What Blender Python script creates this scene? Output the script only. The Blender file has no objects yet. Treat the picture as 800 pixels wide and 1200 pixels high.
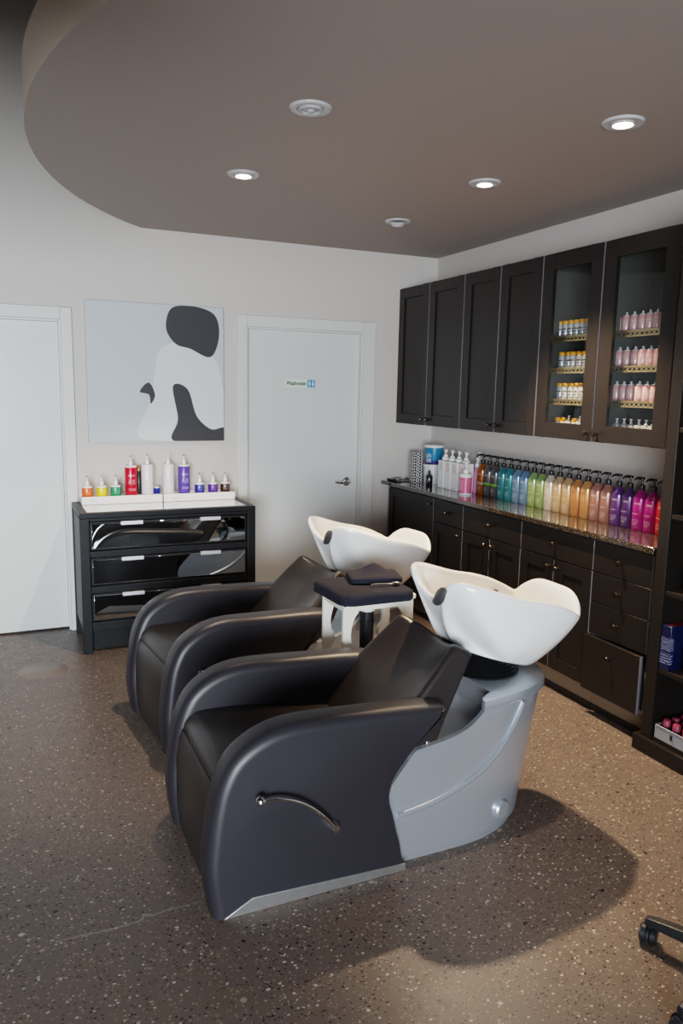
import bpy, bmesh, math, random
from mathutils import Vector, Matrix
random.seed(7)
PI = math.pi
C = bpy.context.scene.collection
scene = bpy.context.scene

# ------------------------------------------------------------------ materials
def rgb(h):
    h = h.lstrip('#')
    v = [int(h[i:i+2], 16)/255 for i in (0, 2, 4)]
    return tuple((c/12.92 if c <= .04045 else ((c+.055)/1.055)**2.4) for c in v) + (1,)

MATS = {}
def nodes_of(name):
    m = bpy.data.materials.new(name); m.use_nodes = True
    nt = m.node_tree
    return m, nt, nt.nodes['Principled BSDF']

def mat(name, col, rough=.5, metal=0., coat=0., spec=.5, bump=0., bscale=60., var=.0, vscale=8., emit=0., trans=0., stretch=None):
    if name in MATS: return MATS[name]
    m, nt, b = nodes_of(name)
    if isinstance(col, str): col = rgb(col)
    b.inputs['Base Color'].default_value = col
    b.inputs['Roughness'].default_value = rough
    b.inputs['Metallic'].default_value = metal
    b.inputs['Coat Weight'].default_value = coat
    b.inputs['Coat Roughness'].default_value = .08
    b.inputs['Specular IOR Level'].default_value = spec
    b.inputs['Transmission Weight'].default_value = trans
    if emit:
        b.inputs['Emission Color'].default_value = col
        b.inputs['Emission Strength'].default_value = emit
    tc = nt.nodes.new('ShaderNodeTexCoord')
    src = tc.outputs['Object']
    if stretch:
        mp = nt.nodes.new('ShaderNodeMapping'); mp.inputs['Scale'].default_value = stretch
        nt.links.new(src, mp.inputs['Vector']); src = mp.outputs['Vector']
    if var:
        n = nt.nodes.new('ShaderNodeTexNoise'); n.inputs['Scale'].default_value = vscale; n.inputs['Detail'].default_value = 4
        nt.links.new(src, n.inputs['Vector'])
        mx = nt.nodes.new('ShaderNodeMix'); mx.data_type = 'RGBA'
        mx.inputs['A'].default_value = tuple(c*(1-var) for c in col[:3]) + (1,)
        mx.inputs['B'].default_value = tuple(min(1, c*(1+var)) for c in col[:3]) + (1,)
        nt.links.new(n.outputs['Fac'], mx.inputs['Factor'])
        nt.links.new(mx.outputs['Result'], b.inputs['Base Color'])
    if bump:
        n = nt.nodes.new('ShaderNodeTexNoise'); n.inputs['Scale'].default_value = bscale; n.inputs['Detail'].default_value = 3
        nt.links.new(src, n.inputs['Vector'])
        bp = nt.nodes.new('ShaderNodeBump'); bp.inputs['Strength'].default_value = bump; bp.inputs['Distance'].default_value = .004
        nt.links.new(n.outputs['Fac'], bp.inputs['Height'])
        nt.links.new(bp.outputs['Normal'], b.inputs['Normal'])
    MATS[name] = m
    return m

def glass_mat():
    m = bpy.data.materials.new('clear_glass'); m.use_nodes = True
    nt = m.node_tree; nt.nodes.clear()
    o = nt.nodes.new('ShaderNodeOutputMaterial'); t = nt.nodes.new('ShaderNodeBsdfTransparent')
    g = nt.nodes.new('ShaderNodeBsdfGlossy'); g.inputs['Roughness'].default_value = .0
    f = nt.nodes.new('ShaderNodeLayerWeight'); f.inputs['Blend'].default_value = .5
    pw = nt.nodes.new('ShaderNodeMath'); pw.operation = 'POWER'; pw.inputs[1].default_value = 5
    mu = nt.nodes.new('ShaderNodeMath'); mu.operation = 'MULTIPLY_ADD'; mu.inputs[1].default_value = .95; mu.inputs[2].default_value = .05
    t.inputs['Color'].default_value = (.93, .95, .94, 1)
    x = nt.nodes.new('ShaderNodeMixShader')
    nt.links.new(f.outputs['Facing'], pw.inputs[0]); nt.links.new(pw.outputs[0], mu.inputs[0]); nt.links.new(mu.outputs[0], x.inputs[0])
    nt.links.new(t.outputs[0], x.inputs[1]); nt.links.new(g.outputs[0], x.inputs[2]); nt.links.new(x.outputs[0], o.inputs[0])
    return m
GLASS = glass_mat()

def floor_mat():
    m, nt, b = nodes_of('polished_aggregate_concrete')
    N, L = nt.nodes, nt.links
    tc = N.new('ShaderNodeTexCoord')
    def ramp(fac, pts, interp='LINEAR'):
        r = N.new('ShaderNodeValToRGB'); r.color_ramp.interpolation = interp
        e = r.color_ramp.elements
        e[0].position, e[0].color = pts[0]
        e[1].position, e[1].color = pts[1]
        for p, c in pts[2:]:
            k = e.new(p); k.color = c
        L.new(fac, r.inputs['Fac']); return r.outputs['Color']
    def noise(s, d=4):
        n = N.new('ShaderNodeTexNoise'); n.inputs['Scale'].default_value = s; n.inputs['Detail'].default_value = d
        L.new(tc.outputs['Object'], n.inputs['Vector']); return n
    def mix(f, a, c):
        x = N.new('ShaderNodeMix'); x.data_type = 'RGBA'
        for k, v in (('Factor', f), ('A', a), ('B', c)):
            if isinstance(v, (tuple, float)): x.inputs[k].default_value = v
            else: L.new(v, x.inputs[k])
        return x.outputs['Result']
    big = noise(1.3, 3); fine = noise(14, 6)
    base = mix(big.outputs['Fac'], (.105, .078, .066, 1), (.158, .118, .101, 1))
    base = mix(fine.outputs['Fac'], base, (.130, .099, .083, 1))
    wob = noise(40, 2)
    vadd = N.new('ShaderNodeMix'); vadd.data_type = 'VECTOR'; vadd.inputs['Factor'].default_value = .012
    L.new(tc.outputs['Object'], vadd.inputs['A']); L.new(wob.outputs['Color'], vadd.inputs['B'])
    def stones(scale, radius, keep, cols):
        v = N.new('ShaderNodeTexVoronoi'); v.inputs['Scale'].default_value = scale
        mp = N.new('ShaderNodeMapping'); mp.inputs['Rotation'].default_value = (0, 0, scale); mp.inputs['Scale'].default_value = (1, 1.35, 1)
        L.new(vadd.outputs['Result'], mp.inputs['Vector']); L.new(mp.outputs['Vector'], v.inputs['Vector'])
        sep = N.new('ShaderNodeSeparateColor'); L.new(v.outputs['Color'], sep.inputs['Color'])
        a = N.new('ShaderNodeMath'); a.operation = 'LESS_THAN'; L.new(sep.outputs['Red'], a.inputs[0]); a.inputs[1].default_value = keep
        rr = N.new('ShaderNodeMath'); rr.operation = 'MULTIPLY'; L.new(sep.outputs['Blue'], rr.inputs[0]); rr.inputs[1].default_value = radius
        r2 = N.new('ShaderNodeMath'); r2.operation = 'ADD'; L.new(rr.outputs[0], r2.inputs[0]); r2.inputs[1].default_value = radius*.35
        d = N.new('ShaderNodeMath'); d.operation = 'LESS_THAN'; L.new(v.outputs['Distance'], d.inputs[0]); L.new(r2.outputs[0], d.inputs[1])
        k = N.new('ShaderNodeMath'); k.operation = 'MULTIPLY'; L.new(a.outputs[0], k.inputs[0]); L.new(d.outputs[0], k.inputs[1])
        return k.outputs[0], ramp(sep.outputs['Green'], cols, 'CONSTANT')
    f, c = stones(115, .34, .55, [(0, (.22, .17, .13, 1)), (.3, (.035, .028, .026, 1)), (.55, (.30, .24, .19, 1)), (.8, (.16, .10, .07, 1))])
    col = mix(f, base, c)
    f, c = stones(58, .34, .42, [(0, (.014, .013, .014, 1)), (.30, (.38, .32, .26, 1)), (.50, (.22, .14, .08, 1)), (.66, (.50, .44, .38, 1)), (.86, (.022, .02, .02, 1))])
    col = mix(f, col, c)
    f, c = stones(31, .26, .36, [(0, (.020, .018, .018, 1)), (.35, (.30, .24, .18, 1)), (.62, (.44, .38, .32, 1)), (.82, (.06, .045, .04, 1))])
    col = mix(f, col, c)
    # a pale hairline crack
    sx = N.new('ShaderNodeSeparateXYZ'); L.new(tc.outputs['Object'], sx.inputs[0])
    cn = noise(9, 5)
    def mth(op, a, b_=None):
        x = N.new('ShaderNodeMath'); x.operation = op
        for i, v in enumerate((a, b_)):
            if v is None: continue
            if isinstance(v, (int, float)): x.inputs[i].default_value = v
            else: L.new(v, x.inputs[i])
        return x.outputs[0]
    line = mth('ADD', sx.outputs['Y'], mth('MULTIPLY', cn.outputs['Fac'], .10))
    dist = mth('ABSOLUTE', mth('SUBTRACT', line, 2.215))
    crack = mth('MULTIPLY', mth('LESS_THAN', dist, .0032), mth('MULTIPLY', mth('GREATER_THAN', sx.outputs['X'], .08), mth('LESS_THAN', sx.outputs['X'], .52)))
    col = mix(mth('MULTIPLY', crack, .55), col, (.32, .28, .25, 1))
    L.new(col, b.inputs['Base Color'])
    rr = ramp(fine.outputs['Fac'], [(.3, (.30, .30, .30, 1)), (.7, (.42, .42, .42, 1))])
    L.new(rr, b.inputs['Roughness'])
    b.inputs['Specular IOR Level'].default_value = .42
    bp = N.new('ShaderNodeBump'); bp.inputs['Strength'].default_value = .12; bp.inputs['Distance'].default_value = .002
    L.new(fine.outputs['Fac'], bp.inputs['Height']); L.new(bp.outputs['Normal'], b.inputs['Normal'])
    return m

def granite_mat():
    m, nt, b = nodes_of('dark_granite')
    N, L = nt.nodes, nt.links
    tc = N.new('ShaderNodeTexCoord')
    v = N.new('ShaderNodeTexNoise'); v.inputs['Scale'].default_value = 160; v.inputs['Detail'].default_value = 5
    L.new(tc.outputs['Object'], v.inputs['Vector'])
    r = N.new('ShaderNodeValToRGB'); e = r.color_ramp.elements
    e[0].position = .48; e[0].color = (.012, .010, .009, 1); e[1].position = .72; e[1].color = (.16, .12, .08, 1)
    L.new(v.outputs['Fac'], r.inputs['Fac']); L.new(r.outputs['Color'], b.inputs['Base Color'])
    b.inputs['Roughness'].default_value = .07; b.inputs['Specular IOR Level'].default_value = .75
    b.inputs['Coat Weight'].default_value = .5; b.inputs['Coat Roughness'].default_value = .04
    return m

def lattice_mat():
    m, nt, b = nodes_of('black_white_lattice')
    N, L = nt.nodes, nt.links
    tc = N.new('ShaderNodeTexCoord'); sx = N.new('ShaderNodeSeparateXYZ'); L.new(tc.outputs['Object'], sx.inputs[0])
    def mth(op, a, b_=None):
        x = N.new('ShaderNodeMath'); x.operation = op
        for i, v in enumerate((a, b_)):
            if v is None: continue
            if isinstance(v, (int, float)): x.inputs[i].default_value = v
            else: L.new(v, x.inputs[i])
        return x.outputs[0]
    h = mth('ADD', sx.outputs['X'], sx.outputs['Y'])
    z = sx.outputs['Z']
    sw = mth('MULTIPLY', mth('SINE', mth('MULTIPLY', z, 75.)), .032)
    d1 = mth('ABSOLUTE', mth('SUBTRACT', mth('PINGPONG', mth('ADD', h, sw), .04), .02))
    d2 = mth('ABSOLUTE', mth('SUBTRACT', mth('PINGPONG', mth('SUBTRACT', h, sw), .04), .02))
    k = mth('LESS_THAN', mth('MINIMUM', d1, d2), .0042)
    mx = N.new('ShaderNodeMix'); mx.data_type = 'RGBA'; L.new(k, mx.inputs['Factor'])
    mx.inputs['A'].default_value = (.015, .015, .017, 1); mx.inputs['B'].default_value = (.75, .74, .74, 1)
    L.new(mx.outputs['Result'], b.inputs['Base Color']); b.inputs['Roughness'].default_value = .5
    return m

def printed_mat(name, col, ink, rough=.3, metal=.0, bands=((.03, .085, .006),), side='X', thr=.5, amount=.7, coat=.3, band2=None):
    """coloured plastic with rows of small print on its front, in the object's own coordinates"""
    if name in MATS: return MATS[name]
    m, nt, b = nodes_of(name)
    N, L = nt.nodes, nt.links
    if isinstance(col, str): col = rgb(col)
    if isinstance(ink, str): ink = rgb(ink)
    tc = N.new('ShaderNodeTexCoord'); sx = N.new('ShaderNodeSeparateXYZ'); L.new(tc.outputs['Object'], sx.inputs[0])
    def mth(op, a, b_=None):
        x = N.new('ShaderNodeMath'); x.operation = op
        for i, v in enumerate((a, b_)):
            if v is None: continue
            if isinstance(v, (int, float)): x.inputs[i].default_value = v
            else: L.new(v, x.inputs[i])
        return x.outputs[0]
    z = sx.outputs['Z']
    mp = N.new('ShaderNodeMapping'); mp.inputs['Scale'].default_value = (1, 1, .25)
    L.new(tc.outputs['Object'], mp.inputs['Vector'])
    n = N.new('ShaderNodeTexNoise'); n.inputs['Scale'].default_value = 420; n.inputs['Detail'].default_value = 1
    L.new(mp.outputs['Vector'], n.inputs['Vector'])
    tot = None
    for z0, z1, pitch in bands:
        inb = mth('MULTIPLY', mth('GREATER_THAN', z, z0), mth('LESS_THAN', z, z1))
        row = mth('GREATER_THAN', mth('FRACT', mth('DIVIDE', z, pitch)), .45)
        k = mth('MULTIPLY', inb, row)
        tot = k if tot is None else mth('MAXIMUM', tot, k)
    front = mth('LESS_THAN', mth('ABSOLUTE', sx.outputs['Y' if side == 'X' else 'X']), .022)
    face = mth('LESS_THAN', sx.outputs[side], 0.)
    k = mth('MULTIPLY', mth('MULTIPLY', tot, mth('GREATER_THAN', n.outputs['Fac'], thr)), mth('MULTIPLY', front, face))
    k = mth('MULTIPLY', k, amount)
    base = col
    if band2:
        z0, z1, c2 = band2
        mb = N.new('ShaderNodeMix'); mb.data_type = 'RGBA'
        L.new(mth('MULTIPLY', mth('GREATER_THAN', z, z0), mth('LESS_THAN', z, z1)), mb.inputs['Factor'])
        mb.inputs['A'].default_value = col; mb.inputs['B'].default_value = rgb(c2) if isinstance(c2, str) else c2
        base = mb.outputs['Result']
    mx = N.new('ShaderNodeMix'); mx.data_type = 'RGBA'; L.new(k, mx.inputs['Factor'])
    if isinstance(base, tuple): mx.inputs['A'].default_value = base
    else: L.new(base, mx.inputs['A'])
    mx.inputs['B'].default_value = ink
    L.new(mx.outputs['Result'], b.inputs['Base Color'])
    b.inputs['Roughness'].default_value = rough; b.inputs['Metallic'].default_value = metal
    b.inputs['Coat Weight'].default_value = coat; b.inputs['Coat Roughness'].default_value = .1
    MATS[name] = m
    return m

M_WALL = mat('painted_wall', (.585, .545, .518, 1), .6, bump=.06, bscale=220)
M_WALL2 = mat('taupe_wall', (.20, .18, .17, 1), .6, bump=.06, bscale=220)
M_TRIM = mat('white_trim_paint', (.66, .65, .64, 1), .4)
M_DOOR = mat('white_door_paint', (.64, .645, .64, 1), .38)
M_SOFFIT = mat('taupe_ceiling_paint', (.34, .29, .272, 1), .7, bump=.05, bscale=200)
M_FASCIA = mat('beige_fascia_paint', (.66, .55, .45, 1), .6)
M_CEIL = mat('dark_upper_ceiling', (.055, .045, .04, 1), .8)
M_FLOOR = floor_mat()
M_LEATHER = mat('aubergine_black_leather', (.021, .0195, .0248, 1), .40, spec=.45, bump=.14, bscale=340, var=.12, vscale=5)
M_SEATL = mat('black_seat_leather', (.020, .016, .016, 1), .36, spec=.5, bump=.16, bscale=300, var=.15, vscale=6)
M_SILVER = mat('silver_painted_plastic', (.50, .54, .60, 1), .30, metal=.7, coat=.2)
M_STEEL = mat('brushed_steel', (.62, .62, .63, 1), .42, metal=1., var=.12, vscale=30)
M_CHROME = mat('chrome', (.78, .78, .80, 1), .08, metal=1.)
M_SATIN = mat('satin_metal', (.72, .73, .76, 1), .5, metal=1.)
M_CERAMIC = mat('white_ceramic', (.85, .845, .84, 1), .07, coat=.6, spec=.6)
M_RUBBER = mat('grey_black_rubber', (.06, .055, .055, 1), .42)
M_BLACK = mat('black_plastic', (.012, .012, .014, 1), .3)
M_WOOD = mat('black_brown_cabinet', (.013, .0105, .0092, 1), .38, spec=.35, var=.25, vscale=6, stretch=(12, 12, 1), bump=.05, bscale=30)
M_WOODIN = mat('cabinet_interior', (.05, .052, .05, 1), .55)
M_EDGE = mat('painted_edge_highlight', (.17, .16, .18, 1), .35)  # highlight along door edges and seams, painted in as a pale tone
M_GRANITE = granite_mat()
M_KNOB = mat('dark_bronze_knob', (.07, .055, .045, 1), .25, metal=.9)
M_TOE = mat('plinth_board', (.15, .105, .07, 1), .45)
M_BLACKWOOD = mat('worn_black_wood', (.008, .009, .011, 1), .42, spec=.3, var=.4, vscale=20, bump=.1, bscale=50)
M_MIRROR = mat('mirror_glass', (.80, .83, .84, 1), .015, metal=1.)
M_WHITEP = mat('white_plastic', (.80, .80, .80, 1), .3)
M_STOOL = mat('cream_white_wood', (.78, .74, .67, 1), .4)
M_TOWEL = mat('navy_terry_towel', (.019, .020, .030, 1), .95, spec=.15, bump=1., bscale=170, var=.35, vscale=90)
M_GOLD = mat('gold_shelf_edge', (.50, .38, .20, 1), .3, metal=.8)

# ------------------------------------------------------------------ mesh helpers
def finish(bm, name, m, parent=None, smooth=None, bevel=0, seg=2, sub=0):
    bmesh.ops.remove_doubles(bm, verts=bm.verts, dist=1e-6)
    bmesh.ops.recalc_face_normals(bm, faces=bm.faces)
    me = bpy.data.meshes.new(name); bm.to_mesh(me); bm.free()
    if smooth is not None:
        for p in me.polygons: p.use_smooth = True
        me.set_sharp_from_angle(angle=math.radians(smooth))
    for k in (m if isinstance(m, (list, tuple)) else [m]): me.materials.append(k)
    o = bpy.data.objects.new(name, me); C.objects.link(o)
    if parent: o.parent = parent
    if bevel:
        b = o.modifiers.new('bevel', 'BEVEL'); b.width = bevel; b.segments = seg; b.limit_method = 'ANGLE'; b.angle_limit = math.radians(35)
        b.harden_normals = False
        if smooth is None:
            for p in me.polygons: p.use_smooth = True
            me.set_sharp_from_angle(angle=math.radians(50))
    if sub:
        s = o.modifiers.new('subdivision', 'SUBSURF'); s.levels = sub; s.render_levels = sub
    return o

def bm_new(): return bmesh.new()
def box(bm, x0, x1, y0, y1, z0, z1, mi=0):
    v = [bm.verts.new((x, y, z)) for x in (x0, x1) for y in (y0, y1) for z in (z0, z1)]
    for q in ((0, 1, 3, 2), (4, 6, 7, 5), (0, 4, 5, 1), (2, 3, 7, 6), (0, 2, 6, 4), (1, 5, 7, 3)):
        f = bm.faces.new([v[i] for i in q]); f.material_index = mi
    return v
def boxo(name, m, d, parent=None, bevel=0, **k):
    bm = bm_new(); box(bm, *d); return finish(bm, name, m, parent, bevel=bevel, **k)

def lathe(bm, prof, c=(0, 0, 0), n=24, axis='Z', mi=0):
    """prof: (radius, height) pairs; closed at r=0"""
    def P(r, a, h):
        u, w = r*math.cos(a), r*math.sin(a)
        if axis == 'Z': p = (u, w, h)
        elif axis == 'Y': p = (u, h, w)
        else: p = (h, u, w)
        return (p[0]+c[0], p[1]+c[1], p[2]+c[2])
    rings = []
    for r, h in prof:
        if r < 1e-6: rings.append([bm.verts.new(P(0, 0, h))])
        else: rings.append([bm.verts.new(P(r, 2*PI*i/n, h)) for i in range(n)])
    for a, b in zip(rings, rings[1:]):
        for i in range(n):
            j = (i+1) % n
            if len(a) == 1 and len(b) == 1: continue
            if len(a) == 1: f = bm.faces.new((a[0], b[j], b[i]))
            elif len(b) == 1: f = bm.faces.new((a[i], a[j], b[0]))
            else: f = bm.faces.new((a[i], a[j], b[j], b[i]))
            f.material_index = mi
    for r in (rings[0], rings[-1]):
        if len(r) > 1:
            try: bm.faces.new(r).material_index = mi
            except ValueError: pass

def tube(bm, pts, rad, n=10, caps=True, flat=None):
    pts = [Vector(p) for p in pts]
    rads = rad if isinstance(rad, (list, tuple)) else [rad]*len(pts)
    rings = []
    up = None
    for i, p in enumerate(pts):
        t = (pts[min(i+1, len(pts)-1)] - pts[max(i-1, 0)]).normalized()
        if up is None:
            up = Vector((0, 0, 1)) if abs(t.z) < .9 else Vector((1, 0, 0))
        s = t.cross(up).normalized(); up = s.cross(t).normalized()
        rings.append([bm.verts.new(p + rads[i]*(math.cos(2*PI*k/n)*s + (flat or 1)*math.sin(2*PI*k/n)*up)) for k in range(n)])
    for a, b in zip(rings, rings[1:]):
        for i in range(n):
            j = (i+1) % n; bm.faces.new((a[i], a[j], b[j], b[i]))
    if caps:
        bm.faces.new(rings[0]); bm.faces.new(rings[-1])

def catmull(pts, k=6, closed=False):
    pts = [Vector(p) for p in pts]; out = []; n = len(pts)
    for i in range(n if closed else n-1):
        if closed: a, b, c, d = pts[i-1], pts[i], pts[(i+1) % n], pts[(i+2) % n]
        else: a, b, c, d = pts[max(i-1, 0)], pts[i], pts[i+1], pts[min(i+2, n-1)]
        for j in range(k):
            t = j/k
            out.append(.5*((2*b) + (c-a)*t + (2*a-5*b+4*c-d)*t*t + (3*b-a-3*c+d)*t**3))
    if not closed: out.append(pts[-1])
    return out

def prism(bm, poly, y0, y1, plane='XZ', mi=0):
    """extrude a polygon given in a plane along the third axis"""
    def P(a, b, h):
        return {'XZ': (a, h, b), 'YZ': (h, a, b), 'XY': (a, b, h)}[plane]
    A = [bm.verts.new(P(a, b, y0)) for a, b in poly]; B = [bm.verts.new(P(a, b, y1)) for a, b in poly]
    bm.faces.new(A).material_index = mi; bm.faces.new(B).material_index = mi
    n = len(poly)
    for i in range(n):
        j = (i+1) % n; bm.faces.new((A[i], A[j], B[j], B[i])).material_index = mi

def pillow(bm, poly, y0, y1, r, seg=5, floor=None, r2=None, tight=None):
    """XZ polygon extruded along Y with rounded shoulders of radius r on both faces"""
    n = len(poly)
    area = sum(poly[i][0]*poly[(i+1) % n][1]-poly[(i+1) % n][0]*poly[i][1] for i in range(n))
    sg = 1 if area > 0 else -1
    nor = []
    for i in range(n):
        a, b, c = Vector(poly[i-1]), Vector(poly[i]), Vector(poly[(i+1) % n])
        e1, e2 = (b-a).normalized(), (c-b).normalized()
        m = Vector((e1.y+e2.y, -(e1.x+e2.x)))*sg
        if m.length < 1e-6: m = Vector((e1.y, -e1.x))*sg
        m.normalize()
        d = max(.6, m.dot(Vector((e1.y, -e1.x))*sg))
        nor.append(m/d)
    r2 = r if r2 is None else r2
    st = []
    for k in range(seg+1):
        a = PI/2*k/seg; st.append((y0 + r*(1-math.sin(a)), r*(1-math.cos(a))))
    st = [(y0 + r*(1-math.cos(PI/2*k/seg)), r*(1-math.sin(PI/2*k/seg))) for k in range(seg+1)]
    st += [(y1 - r2*(1-math.cos(PI/2*k/seg)), r2*(1-math.sin(PI/2*k/seg))) for k in range(seg, -1, -1)]
    rings = []
    for y, ins in st:
        ring = []
        for i_, ((x, z), m) in enumerate(zip(poly, nor)):
            ins_ = ins*.25 if tight and i_ >= n-tight else ins
            zz = z - m.y*ins_
            if floor is not None and z <= floor+1e-4: zz = z
            ring.append(bm.verts.new((x - m.x*ins_, y, zz)))
        rings.append(ring)
    for a, b in zip(rings, rings[1:]):
        for i in range(n):
            j = (i+1) % n; bm.faces.new((a[i], a[j], b[j], b[i]))
    bm.faces.new(rings[0]); bm.faces.new(rings[-1])

def tag(o, label, cat, group=None):
    o['label'] = label; o['category'] = cat
    if group: o['group'] = group
    return o
def thing(name, label, cat, loc=(0, 0, 0), rotz=0, group=None):
    o = bpy.data.objects.new(name, None); C.objects.link(o); o.empty_display_size = .1
    o.location = loc; o.rotation_euler = (0, 0, rotz)
    return tag(o, label, cat, group)
def struct(o): o['kind'] = 'structure'; return o
def dup(root, loc, label=None, group=None, rotz=None):
    r = root.copy(); C.objects.link(r); r.location = loc
    if rotz is not None: r.rotation_euler = (0, 0, rotz)
    if label: r['label'] = label
    if group: r['group'] = group
    for ch in list(root.children):
        c = ch.copy(); C.objects.link(c); c.parent = r
        for g in list(ch.children):
            d = g.copy(); C.objects.link(d); d.parent = c
    return r

def text_bm(s, size, depth=.0, bold=0.):
    cu = bpy.data.curves.new('lettering', 'FONT'); cu.body = s; cu.size = size; cu.align_x = 'CENTER'; cu.align_y = 'CENTER'
    cu.extrude = depth; cu.offset = bold; cu.resolution_u = 2
    o = bpy.data.objects.new('lettering', cu); C.objects.link(o)
    bpy.context.view_layer.update()
    me = bpy.data.meshes.new_from_object(o.evaluated_get(bpy.context.evaluated_depsgraph_get()))
    bm = bmesh.new(); bm.from_mesh(me)
    bpy.data.objects.remove(o); bpy.data.curves.remove(cu); bpy.data.meshes.remove(me)
    return bm
def text_cyl(s, size, R, z, ang, m, parent, name='lettering', up=False):
    """lettering wrapped on a cylinder round the parent's Z axis, centred on angle ang"""
    bm = text_bm(s, size)
    for v in bm.verts:
        x, y = (v.co.x, v.co.y) if not up else (-v.co.y, v.co.x)
        a = ang + x/R
        v.co = (R*math.cos(a), R*math.sin(a), z+y)
    return finish(bm, name, m, parent)
ORD = ['first', 'second', 'third', 'fourth', 'fifth', 'sixth', 'seventh', 'eighth', 'ninth', 'tenth']

# ------------------------------------------------------------------ room shell
XR, YB, XL, YF, ZC, ZD = 3.135, 5.193, -3.6, -3.4, 3.9, 2.64
struct(boxo('floor', M_FLOOR, (XL-.2, XR+.2, YF-.2, YB+.4, -.1, 0)))
struct(boxo('ceiling', M_CEIL, (XL-.2, XR+.2, YF-.2, YB+.2, ZC, ZC+.1)))
struct(boxo('wall_right', M_WALL, (XR, XR+.15, YF, YB, 0, ZC)))
struct(boxo('wall_left', M_WALL2, (XL-.15, XL, YF, YB, 0, ZC)))
# back wall with two door openings
D1 = (-.53, .387, 2.035); D2 = (1.611, 2.515, 2.055)
bm = bm_new()
for x0, x1, z0, z1 in ((XL, D1[0], 0, ZC), (D1[0], D1[1], D1[2], ZC), (D1[1], D2[0], 0, ZC), (D2[0], D2[1], D2[2], ZC), (D2[1], XR+.15, 0, ZC)):
    box(bm, x0, x1, YB, YB+.15, z0, z1)
struct(finish(bm, 'wall_back', M_WALL))
# front wall behind the camera, with a wide shop window
bm = bm_new()
W1 = (-3.2, 2.6, .35, 2.12)
for x0, x1, z0, z1 in ((XL, W1[0], 0, ZC), (W1[1], XR+.15, 0, ZC), (W1[0], W1[1], 0, W1[2]), (W1[0], W1[1], W1[3], ZC)):
    box(bm, x0, x1, YF-.15, YF, z0, z1)
struct(finish(bm, 'wall_front', M_WALL2))
bm = bm_new()
for i in range(5):
    x = W1[0] + (W1[1]-W1[0])*i/4
    box(bm, x-.03 if i else x, x+.03 if i < 4 else x, YF-.1, YF-.04, W1[2], W1[3])
box(bm, W1[0], W1[1], YF-.1, YF-.04, W1[2], W1[2]+.06); box(bm, W1[0], W1[1], YF-.1, YF-.04, W1[3]-.06, W1[3])
w = struct(finish(bm, 'window_1', M_TRIM))
boxo('pane', GLASS, (W1[0], W1[1], YF-.075, YF-.068, W1[2], W1[3]), w)

# unseen block added over the shop-window side to shade the upper back wall
struct(boxo('unseen_light_block', M_WALL2, (XL, 0.02, YF, 1.20, 2.19, ZC)))

# dropped round ceiling with a curved fascia
cx, cy, cr = 3.022, 3.245, 2.876
def disc_outline(r):
    a0 = math.asin((YB-cy)/r)                     # meets the back wall on the left side
    pts = [(cx - r*math.cos(a), cy + r*math.sin(a)) for a in [a0 + (-PI/2 + .04 - a0)*i/110 for i in range(111)]]
    pts += [(XR, cy-r+.005), (XR, YB)]
    return pts
bm = bm_new()
o1 = disc_outline(cr)
lo = [bm.verts.new((x, y, ZD)) for x, y in o1]; hi = [bm.verts.new((x, y, 2.835)) for x, y in o1]
bm.faces.new(lo).material_index = 0; bm.faces.new(hi).material_index = 1
for i in range(len(lo)):
    j = (i+1) % len(lo); bm.faces.new((lo[i], lo[j], hi[j], hi[i])).material_index = 1
struct(finish(bm, 'ceiling_drop', [M_SOFFIT, M_FASCIA], smooth=30))

# doors
def door(name, d, swing_right):
    x0, x1, zt = d
    bm = bm_new(); box(bm, x0+.012, x1-.012, YB+.045, YB+.085, .012, zt-.012)
    o = struct(finish(bm, name, M_DOOR, bevel=.002))
    bm = bm_new()
    box(bm, x0, x0+.012, YB-.0, YB+.14, 0, zt); box(bm, x1-.012, x1, YB, YB+.14, 0, zt); box(bm, x0+.012, x1-.012, YB, YB+.14, zt-.012, zt)
    finish(bm, 'door_jamb', M_TRIM, o, bevel=.002)
    bm = bm_new()
    cwl, cwr, ct = .07, .07 if name == 'door_1' else .098, .078
    for a, b, e, f in ((x0-cwl, x0, 0, zt+ct), (x1, x1+cwr, 0, zt+ct), (x0, x1, zt, zt+ct)):
        box(bm, a, b, YB-.018, YB, e, f)
    finish(bm, 'door_casing', M_TRIM, o, bevel=.004)
    bm = bm_new(); box(bm, x0+.012, x1-.012, YB+.086, YB+.14, 0, .01)
    finish(bm, 'threshold', M_BLACK, o)
    return o
d1 = door('door_1', D1, False)
d2 = door('door_2', D2, True)
bm = bm_new()
hx, hz = 2.42, .937
lathe(bm, [(.034, 0), (.034, -.006), (.028, -.013), (.013, -.016), (.012, -.05), (.0, -.052)], (hx, YB+.045, hz), axis='Y', n=28)
hd = finish(bm, 'door_handle', M_CHROME, d2, smooth=40)
bm = bm_new(); tube(bm, catmull([(hx, YB-.005, hz), (hx-.03, YB-.008, hz), (hx-.075, YB-.006, hz-.003), (hx-.115, YB-.002, hz+.002)]), [.011]*13+[.009]*6, n=12)
finish(bm, 'lever', M_CHROME, hd, smooth=40)
bm = bm_new()
box(bm, D1[1]+.07, D2[0]-.07, YB-.012, YB, 0, .085)
struct(finish(bm, 'baseboard_back', M_TRIM, bevel=.003))

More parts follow.
